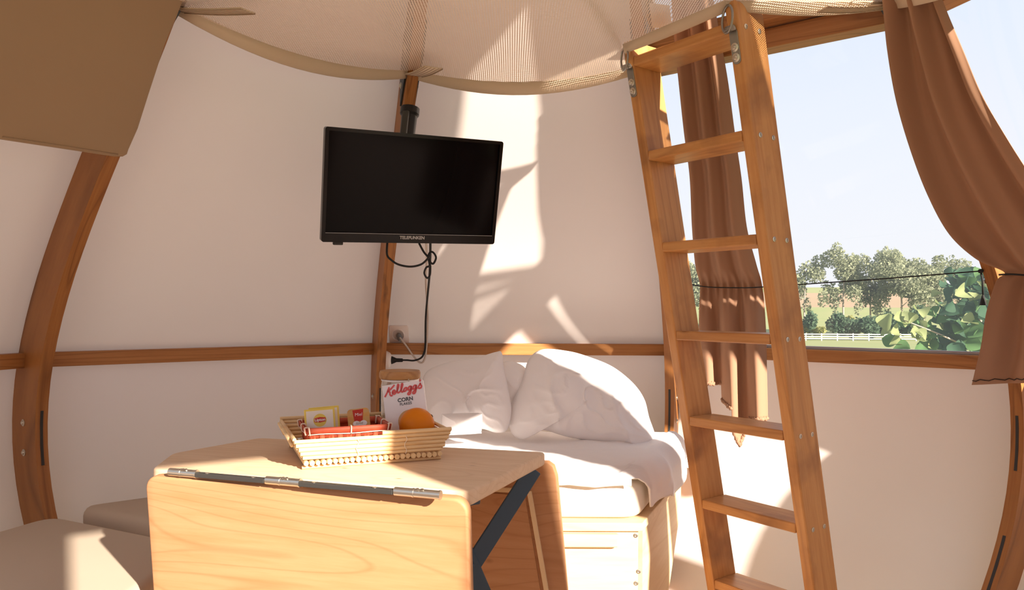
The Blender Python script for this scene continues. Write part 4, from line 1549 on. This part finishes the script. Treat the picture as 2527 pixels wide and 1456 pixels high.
# ------------------------------------------------------------------ tea sachets, honey portion
def facing(u, v_, d, tiltback=0.18, turn=0.0, rollz=0.0):
    """frame at a place, +Z facing the camera, +Y up"""
    p = WP(u, v_, Mtr @ Vector((0, d, 0)), tyv)
    n = Vector((sin(turn), -cos(turn), tiltback)).normalized()
    x = Vector((cos(turn), sin(turn), 0))
    M = frame(p, x, z=n)
    return M @ Matrix.Rotation(rollz, 4, 'Z')
M_TEA = fabric('pale_yellow_paper', (0.80, 0.74, 0.52), (0.78, 0.72, 0.50), scale=300, bump=0.02, rough=0.6)
M_TEAEDGE = plain('yellow_print', (0.80, 0.62, 0.12), 0.6)
M_TEAIN = plain('cream_print', (0.83, 0.80, 0.70), 0.6)
M_REDPRINT = plain('red_print', (0.55, 0.035, 0.02), 0.6)
M_WHITEPRINT = plain('white_print', (0.88, 0.86, 0.84), 0.6)
M_GREENPRINT = plain('grey_green_print', (0.30, 0.30, 0.20), 0.6)
for i, (u, v_, d, lab) in enumerate(((790, 1045, 0.112, 'yellow and cream tea sachet standing in front in the red basket'), (801, 1040, 0.126, 'yellow tea sachet half hidden behind another one in the red basket'))):
    Mte = facing(u, v_, d, 0.12, 0.28, 0.06)
    te = thing('tea_sachet', lab, 'tea sachet', Mte @ Vector((0, -0.036, 0)), 'tea sachets in the red basket')
    add('envelope', box(0.072, 0.072, 0.004, 0.0015), M_TEAEDGE, te, Mte)
    fz = 0.0021
    add('print_panel', box(0.063, 0.063, 0.0003), M_TEAIN, te, loc(Mte, 0, 0, fz))
    add('round_emblem', lathe([(0.0155, 0), (0.0155, 0.0003)], 28), M_TEAEDGE, te, loc(Mte, 0.0, 0.008, fz + 0.0001))
    lens = [(-0.0135, -0.0045), (0, -0.0065), (0.0135, -0.0045), (0.0135, 0.0045), (0, 0.0065), (-0.0135, 0.0045)]
    add('name_badge', prism(lens, 0.0004), M_REDPRINT, te, loc(Mte, 0.0, 0.009, fz + 0.0008))
    add('lettering', text_mesh('Lipton', 0.0098, 0.0001, 0, 0.00025), M_WHITEPRINT, te, loc(Mte, 0.0, 0.009, fz + 0.0010))
    add('lettering', text_mesh('YELLOW', 0.0098, 0.0001, 0, 0.0), M_GREENPRINT, te, loc(Mte, 0.0, -0.0175, fz + 0.0003))
M_HONEYPACK = wood('amber_print', (0.70, 0.36, 0.08), (0.60, 0.45, 0.20), (0.55, 0.22, 0.03), grain=(8, 30, 30), rings=2, rough=0.35, ringamt=0.4)
Mho = facing(886, 1040, 0.125, 0.15, 0.3, 0.08)
ho = thing('honey_portion', 'small amber foil portion pack with a white heart, in the red basket', 'portion pack', Mho @ Vector((0, -0.028, 0)))
add('cup', prism(rrect(0.050, 0.060, 0.008), 0.012, 0.002), M_HONEYPACK, ho, loc(Mho, 0, 0, -0.001), smooth=40)
add('foil_lid', prism(rrect(0.054, 0.064, 0.009), 0.001), M_HONEYPACK, ho, loc(Mho, 0, 0, 0.0))
add('red_panel', prism([(-0.011, 0.0), (0.009, 0.001), (0.013, 0.03), (-0.014, 0.029)], 0.0003), M_REDPRINT, ho, loc(Mho, 0, 0.0, 0.0004))
add('lettering', text_mesh('Miel', 0.011, 0.0001, 0.1, 0.0), M_WHITEPRINT, ho, loc(Mho, 0.0, 0.017, 0.0006))
hs = []
for i in range(28):
    a = 2 * pi * i / 28
    hs.append((0.0011 * 16 * sin(a) ** 3, 0.00085 * (13 * cos(a) - 5 * cos(2 * a) - 2 * cos(3 * a) - cos(4 * a))))
add('white_heart', prism(hs, 0.0003), M_WHITEPRINT, ho, loc(Mho, 0.002, -0.008, 0.0007))
add('lettering', text_mesh('love', 0.0105, 0.0001, 0.35, 0.0), M_GREENPRINT, ho, loc(Mho, 0.0, -0.004, 0.0009))

# ------------------------------------------------------------------ jar, cereal box, orange
M_GLASS = plain('jar_glass', (0.92, 0.90, 0.86), 0.04, 0.0, 0.5, **{'Transmission Weight': 0.92, 'IOR': 1.2})
jp = W(987, 925, 2.045)
jar = thing('glass_jar', 'clear glass storage jar with a round bamboo lid behind the cereal box', 'jar', (jp.x, jp.y, ZF))
jt = W(987, 914, 2.045).z
jh = jt - ZF
add('jar_body', lathe([(0.030, 0.0), (0.047, 0.003), (0.0505, 0.012), (0.0505, jh - 0.04), (0.048, jh - 0.028), (0.048, jh - 0.022), (0.044, jh - 0.022), (0.044, jh - 0.03), (0.047, jh - 0.042), (0.047, 0.014), (0.028, 0.006)], 36), M_GLASS, jar, Matrix.Translation((jp.x, jp.y, ZF + 0.0005)), smooth=40)
ld = add('lid', lathe([(0.040, jh - 0.022), (0.054, jh - 0.021), (0.0555, jh - 0.016), (0.0555, jh - 0.006), (0.053, jh), (0.03, jh + 0.0005)], 36), M_LIDWOOD, jar, Matrix.Translation((jp.x, jp.y, ZF)), smooth=40)
add('seal_ring', lathe([(0.0485, jh - 0.028), (0.0505, jh - 0.026), (0.0505, jh - 0.023), (0.0485, jh - 0.022)], 36), M_WHITE, jar, Matrix.Translation((jp.x, jp.y, ZF)), smooth=40)
ck = tube(smooth_path([(jp.x + 0.030, jp.y - 0.050, ZF + jh - 0.018), (jp.x + 0.034, jp.y - 0.056, ZF + jh - 0.03), (jp.x + 0.05, jp.y - 0.04, ZF + jh - 0.04), (jp.x + 0.056, jp.y - 0.01, ZF + jh - 0.02)]), 0.0014, 6)
add('wire_clasp', ck, M_ZINC, jar, smooth=0)

Kd = 1.957
k00, k10, k01 = W(938, 953, Kd + 0.02), W(1039, 937, Kd + 0.02), W(957, 1062, Kd - 0.012)
kx, ky = (k10 - k00), (k00 - k01)
kw = kx.length
kh = ky.length * 1.16
kc = (k00 + k10) / 2 - ky.normalized() * kh / 2
Mk = frame(kc, kx, y=ky)
if Mk.to_3x3().col[2].y > 0:
    Mk = Mk @ Matrix.Rotation(pi, 4, 'Y')
M_CARD = plain('white_card', (0.82, 0.80, 0.82), 0.45)
M_CORALPRINT = plain('coral_red_print', (0.66, 0.10, 0.10), 0.5)
M_GREYPRINT = plain('dark_grey_print', (0.06, 0.07, 0.08), 0.5)
cb = thing('cereal_box', 'small white cereal box with red script lettering, leaning on the jar', 'cereal box', kc - ky.normalized() * kh / 2)
add('carton', box(kw, kh, 0.017, 0.0012), M_CARD, cb, loc(Mk, 0, 0, -0.0090))
def glyphs():
    def ell(cx_, cy_, rx, ry, a0_=0, a1_=360, n=10, sl=0.25):
        return [(cx_ + rx * cos(R(a0_ + (a1_ - a0_) * i / n)) + sl * ry * sin(R(a0_ + (a1_ - a0_) * i / n)), cy_ + ry * sin(R(a0_ + (a1_ - a0_) * i / n))) for i in range(n + 1)]
    S_ = []
    S_ += [[(0.165, 0.60), (0.13, 0.48), (0.085, 0.32), (0.03, 0.17)], [(0.30, 0.66), (0.20, 0.50), (0.11, 0.40)], [(0.12, 0.40), (0.165, 0.36), (0.165, 0.24), (0.19, 0.17), (0.225, 0.19)]]
    S_ += [[(0.225, 0.28), (0.275, 0.32), (0.295, 0.38), (0.27, 0.41), (0.235, 0.35), (0.235, 0.25), (0.275, 0.22), (0.32, 0.28)]]
    for dx in (0.0, 0.10):
        S_ += [[(0.32 + dx, 0.28), (0.375 + dx, 0.44), (0.405 + dx, 0.60), (0.385 + dx, 0.64), (0.36 + dx, 0.48), (0.355 + dx, 0.30), (0.375 + dx, 0.24), (0.42 + dx, 0.29)]]
    S_ += [ell(0.555, 0.335, 0.036, 0.085, 90, 450)]
    for dx in (0.0, 0.125):
        S_ += [ell(0.665 + dx, 0.355, 0.036, 0.085, 60, 420), [(0.715 + dx, 0.45), (0.70 + dx, 0.30), (0.675 + dx, 0.12), (0.635 + dx, 0.05), (0.605 + dx, 0.10), (0.66 + dx, 0.20), (0.745 + dx, 0.31)]]
    S_ += [[(0.955, 0.66), (0.945, 0.60), (0.935, 0.56)]]
    S_ += [[(0.875, 0.32), (0.925, 0.42), (0.945, 0.48), (0.945, 0.42), (0.965, 0.34), (0.945, 0.26), (0.90, 0.25), (0.885, 0.29)]]
    return S_
W_ = kw * 0.97
st_ = [[((x - 0.5) * W_, (y - 0.38) * W_ * 0.52 + (x - 0.5) * W_ * 0.05) for x, y in q] for q in glyphs()]
add('script_lettering', ribbon(st_, 0.0042, 0.0003), M_CORALPRINT, cb, loc(Mk, 0.0, kh / 2 - 0.017, 0.0002))
add('lettering', text_mesh('CORN', 0.0140, 0.0001, 0, 0.0004), M_GREYPRINT, cb, loc(Mk, 0.003, kh / 2 - 0.0455, 0.0002))
add('lettering', text_mesh('FLAKES', 0.0098, 0.0001, 0, 0.0001), M_GREYPRINT, cb, loc(Mk, 0.003, kh / 2 - 0.0565, 0.0002))
M_FLAKE = fabric('printed_flakes', (0.72, 0.50, 0.28), (0.50, 0.30, 0.13), scale=900, bump=0.0, blotch=160)
add('flakes_picture', lathe([(0.030, 0), (0.030, 0.0002)], 28), M_FLAKE, cb, loc(Mk, 0.008, kh / 2 - 0.103, 0.0001))

M_ORANGE = fabric('orange_peel', (0.75, 0.24, 0.012), (0.70, 0.20, 0.008), scale=260, rough=0.38, bump=0.35)
rO = 0.0455
op = W(1029, 1048, 1.915)
op.z = ZF + rO + 0.0005
og = thing('orange', 'single ripe orange resting in the cane tray in front of the cereal box', 'orange', (op.x, op.y, op.z - rO))
prof = [(rO * max(0.02, sin(a)) , -rO * 0.98 * cos(a)) for a in [pi * i / 20 for i in range(21)]]
add('peel', lathe(prof, 32), M_ORANGE, og, Matrix.Translation(op) @ Matrix.Rotation(0.9, 4, 'Y'), smooth=0)
add('stem_scar', lathe([(0.004, 0), (0.0045, 0.0012), (0.002, 0.0022)], 8), plain('dark_green_scar', (0.10, 0.10, 0.03), 0.8), og, Matrix.Translation(op) @ Matrix.Rotation(1.0, 4, 'Y') @ Matrix.Rotation(-0.25, 4, 'X') @ Matrix.Translation((0, 0, rO * 0.975)))

# ------------------------------------------------------------------ outside
def ground_z(y):
    """the meadow falls away from the hut, then rises into hills"""
    h0 = -0.65 - 0.031 * y
    if y > 175:
        h0 += (min(y, 520) - 175) ** 1.25 * 0.022 + max(0, y - 520) * 0.031
    return h0
M_GRASS = fabric('mown_meadow', (0.20, 0.26, 0.095), (0.30, 0.28, 0.14), scale=8, bump=0.2, blotch=0.06)
M_FIELD = fabric('stubble_field', (0.36, 0.25, 0.17), (0.30, 0.23, 0.13), scale=2, bump=0.1, blotch=0.02)
v, f = [], []
NX, NY = 30, 70
ys = [-60 + 240 * (j / 40) for j in range(41)] + [180 + 520 * ((j + 1) / 30) ** 1.2 for j in range(30)]
for y in ys:
    for i in range(NX + 1):
        x = -120 - 0.6 * max(0, y) + (380 + 1.5 * max(0, y)) * i / NX
        v.append((x, y, ground_z(y) + (0.004 * max(0, y - 180) * noise.noise(Vector((x * 0.008, y * 0.008, 0))))))
for j in range(len(ys) - 1):
    for i in range(NX):
        a = j * (NX + 1) + i
        f.append((a, a + 1, a + NX + 2, a + NX + 1))
gnd = add('meadow', pydata(v, f), M_GRASS, smooth=0)
gnd.data.materials.append(M_FIELD)
for p in gnd.data.polygons:
    c = p.center
    if 330 < c.y < 470:
        p.material_index = 1
tag(gnd, 'sloping green meadow with hills beyond the white fence', 'meadow')

# white rail fence
M_FENCE = plain('white_painted_rail', (0.84, 0.80, 0.76), 0.7)
YF = 150.0
fx0, fx1 = 24.0, 96.0
zg = ground_z(YF)
z_rail_top = W(2100, 825, YF).z
z_rail_bot = W(2100, 836, YF).z
zfoot = z_rail_bot - 0.25
fence = thing('rail_fence', 'long white three-rail fence across the meadow', 'fence', (60, YF, zg))
ME_POST = box(0.18, 0.18, z_rail_top - zg + 0.25, 0.02)
ME_POST.materials.append(M_FENCE)
npost = 24
for i in range(npost):
    x = fx0 + (fx1 - fx0) * i / (npost - 1)
    link('post', ME_POST, fence, Matrix.Translation((x, YF, (z_rail_top + 0.2 + zg - 0.05) / 2)))
ME_RAILB = box((fx1 - fx0) / (npost - 1), 0.06, 0.17, 0.01)
ME_RAILB.materials.append(M_FENCE)
for r_ in range(3):
    z = z_rail_top + (z_rail_bot - z_rail_top) * r_ / 2
    for i in range(npost - 1):
        link('rail', ME_RAILB, fence, Matrix.Translation((fx0 + (fx1 - fx0) * (i + 0.5) / (npost - 1), YF - 0.12, z)))

def leafmat(name, c1, c2, blotch):
    return fabric(name, c1, c2, scale=3, bump=0.0, rough=0.7, translucent=0.35, tcol=tuple(min(1, x * 1.3) for x in c1), blotch=blotch)
M_TREE = [leafmat('hazed_green_foliage', (0.24, 0.27, 0.17), (0.31, 0.32, 0.21), 0.5), leafmat('dark_green_foliage', (0.07, 0.12, 0.075), (0.10, 0.16, 0.09), 0.6), leafmat('yellow_green_foliage', (0.28, 0.30, 0.10), (0.36, 0.34, 0.14), 0.6)]  # first foliage is greyed and lightened to paint in distance haze
M_BARK = plain('pale_bark', (0.42, 0.34, 0.26), 0.9)

def crown(blobs, n, size, seed):
    """leaf clumps scattered through ellipsoids: (centre, radii)"""
    rg = random.Random(seed)
    v, f = [], []
    wts = [b[1][0] * b[1][1] * b[1][2] for b in blobs]
    tot = sum(wts)
    for b, w_ in zip(blobs, wts):
        for _ in range(int(n * w_ / tot) + 4):
            while True:
                q = Vector((rg.uniform(-1, 1), rg.uniform(-1, 1), rg.uniform(-1, 1)))
                if 0.25 < q.length < 1:
                    break
            c = Vector(b[0]) + Vector((q.x * b[1][0], q.y * b[1][1], q.z * b[1][2]))
            s_ = size * rg.uniform(0.5, 1.3)
            u_ = Vector((rg.gauss(0, 1), rg.gauss(0, 1), rg.gauss(0, 1))).normalized()
            w2 = u_.orthogonal().normalized()
            t_ = u_.cross(w2)
            i = len(v)
            v += [c + w2 * s_, c + t_ * s_ * 0.8, c - w2 * s_, c - t_ * s_ * 0.8]
            f.append((i, i + 1, i + 2, i + 3))
    return pydata(v, f)

def tree(px, pbase, ptop, d, width_px, kind, label, seed, cat='tree', lanky=0.0, group='trees beyond the fence', n=1500):
    rg = random.Random(seed)
    base = W(px, pbase, d)
    h = (pbase - ptop) * d / FPX
    wd = width_px * d / FPX / 2
    t = thing('tree' if cat == 'tree' else 'bush', label, cat, base, group)
    blobs = []
    if cat == 'tree':
        trunk = [base, base + Vector((rg.uniform(-.3, .3), 0, h * 0.4)), base + Vector((rg.uniform(-.6, .6), 0, h * 0.85))]
        add('trunk', tube(smooth_path(trunk), [0.32 - 0.25 * i / 12 for i in range(13)], 7), M_BARK, t, smooth=0)
        nb = 16
        for i in range(nb):
            tt = 0.30 + 0.68 * (i + 0.5) / nb
            rr = wd * (0.35 + 0.65 * sin(pi * min(1, (1.02 - tt) / 0.62))) * rg.uniform(0.5, 0.8)
            blobs.append((base + Vector((rg.uniform(-1, 1) * wd * 0.75, rg.uniform(-1, 1) * wd * 0.6, h * tt)), (rr * 0.8, rr * 0.8, h * 0.11)))
        for i in range(4):
            a = base + Vector((0, 0, h * (0.35 + 0.13 * i)))
            b_ = blobs[3 + 2 * i][0]
            add('branch', tube([a, (a + b_) / 2 + Vector((0, 0, 0.4)), b_], [0.11, 0.08, 0.03], 5), M_BARK, t, smooth=0)
        size = 0.32
        n *= 3
    else:
        for i in range(7):
            tt = rg.uniform(0.2, 0.8)
            blobs.append((base + Vector((rg.uniform(-1, 1) * wd * 0.7, rg.uniform(-1, 1) * wd * 0.6, h * tt)), (wd * 0.42, wd * 0.42, h * 0.26)))
        size = 0.34
        n *= 2
    add('foliage', crown(blobs, n, size, seed), M_TREE[kind], t)
G = 'tall grey-green tree in the row beyond the fence'
tree(1708, 838, 648, 190, 90, 0, 'tree beyond the fence seen between the ladder stile and the curtain', 11, n=2600)
tree(1985, 830, 640, 185, 110, 0, 'thin-crowned tree beyond the fence, next to the ladder', 12)
tree(2082, 830, 612, 182, 105, 0, 'tallest tree of the row beyond the fence', 13)
tree(2150, 832, 622, 188, 95, 0, 'grey-green tree leaning on the tallest one beyond the fence', 14)
tree(2222, 834, 622, 180, 145, 0, 'broad grey-green tree beyond the fence, left of the leafy branch', 15, n=3200)
tree(2280, 836, 640, 184, 110, 0, 'rounded tree beyond the fence just behind the leafy branch', 16, n=2400)
tree(2365, 836, 640, 190, 130, 0, 'pale tree beyond the fence above the leafy branch', 17, n=2000)
B = 'bushes along the hedge behind the fence'
for i, (px, top, wd, kd) in enumerate(((1975, 745, 70, 1), (2065, 770, 75, 1), (2110, 778, 40, 2), (2130, 765, 90, 1), (2180, 770, 70, 1), (2215, 760, 70, 1), (2000, 800, 60, 2), (2255, 750, 90, 1), (1720, 770, 60, 1), (1925, 770, 60, 1))):
    tree(px, 832, top, 165 + 2 * (i % 3), wd, kd, 'yellow-green shrub in the hedge behind the fence' if kd == 2 else 'dark green bush in the hedge behind the fence', 40 + i, 'bush', group=B, n=700)

# leafy branch close to the window
M_LEAF = [leafmat('round_leaf_green', (0.075, 0.16, 0.06), (0.10, 0.20, 0.07), 9.0), leafmat('round_leaf_dark', (0.035, 0.085, 0.05), (0.05, 0.11, 0.06), 9.0), leafmat('round_leaf_pale', (0.24, 0.29, 0.12), (0.30, 0.33, 0.16), 9.0)]
def leaf_mesh(mat, curl):
    v, f = [], []
    n, m = 10, 3
    for i in range(n + 1):
        t = i / n
        wdt = 0.5 * sin(pi * t ** 0.85) ** 0.75 * (1 - 0.15 * t)
        for j in range(-m, m + 1):
            x = wdt * j / m
            v.append((x, t, curl * (x * x * 1.6 - 0.35 * (t - 0.5) ** 2)))
    k = 2 * m + 1
    for i in range(n):
        for j in range(k - 1):
            a = i * k + j
            f.append((a, a + 1, a + k + 1, a + k))
    me = pydata(v, f)
    me.materials.append(mat)
    me.polygons.foreach_set('use_smooth', [True] * len(me.polygons))
    return me
LM = [leaf_mesh(M_LEAF[0], 0.9), leaf_mesh(M_LEAF[1], 0.6), leaf_mesh(M_LEAF[2], 1.1)]
rg = random.Random(5)
shrub = thing('leafy_shrub', 'round-leaved green shrub growing close outside the window', 'shrub', (2.55, 3.6, -0.7))
def stem(pts, r):
    add('stem', tube(smooth_path(pts), [r * (1 - 0.8 * i / (6 * (len(pts) - 1))) for i in range(6 * (len(pts) - 1) + 1)], 6), M_BARK, shrub, smooth=0)
root = Vector((2.75, 3.75, -0.75))
stem([root, W(2500, 950, 3.7), W(2440, 850, 3.6), W(2400, 720, 3.6)], 0.014)
stem([root, W(2520, 950, 3.75), W(2430, 880, 3.6), W(2330, 830, 3.5), W(2230, 790, 3.45)], 0.010)
stem([root, W(2540, 900, 3.8), W(2470, 760, 3.7), W(2440, 690, 3.7)], 0.010)
stem([W(2400, 870, 3.6), W(2340, 800, 3.6), W(2320, 720, 3.6)], 0.006)
def leaf(u, v_, d, kind, sz):
    p = W(u, v_, d)
    nrm = Vector((rg.gauss(0, 0.7), -0.6 + rg.gauss(0, 0.5), 0.7 + rg.gauss(0, 0.5))).normalized()
    dn = Vector((rg.gauss(0, 0.8), rg.gauss(0, 0.4), -0.5 + rg.gauss(0, 0.5)))
    M = frame(p, dn.cross(nrm), z=nrm) @ Matrix.Scale(sz, 4)
    link('leaf', LM[kind], shrub, M)
cnt = 0
while cnt < 268:
    u, v_ = rg.uniform(2285, 2500), rg.uniform(650, 885)
    lim = 2330 - 60 * max(0, (v_ - 760) / 110)
    if u < lim + 25 * noise.noise(Vector((v_ * 0.03, 0, 0))) or v_ < 660 + 35 * abs(noise.noise(Vector((u * 0.02, 3, 0)))):
        continue
    d = rg.uniform(3.35, 3.95)
    leaf(u, v_, d, 1 if d > 3.6 or rg.random() < 0.35 else rg.choice((0, 0, 0, 1, 2)), rg.uniform(0.055, 0.095))
    cnt += 1
for u, v_ in ((2190, 770), (2205, 790), (2215, 765), (2232, 800), (2222, 825), (2240, 775), (2252, 810), (2262, 840), (2250, 830), (2275, 820), (2270, 790), (2285, 850), (2290, 800), (2300, 830), (2295, 865), (2280, 770), (2300, 760), (2265, 755), (2310, 790), (2300, 730), (2312, 745), (2198, 812), (2228, 845), (2208, 840), (2245, 855)):
    leaf(u + rg.uniform(-6, 6), v_ + rg.uniform(-6, 6), rg.uniform(3.4, 3.55), rg.choice((0, 2, 2, 0)), rg.uniform(0.05, 0.085))
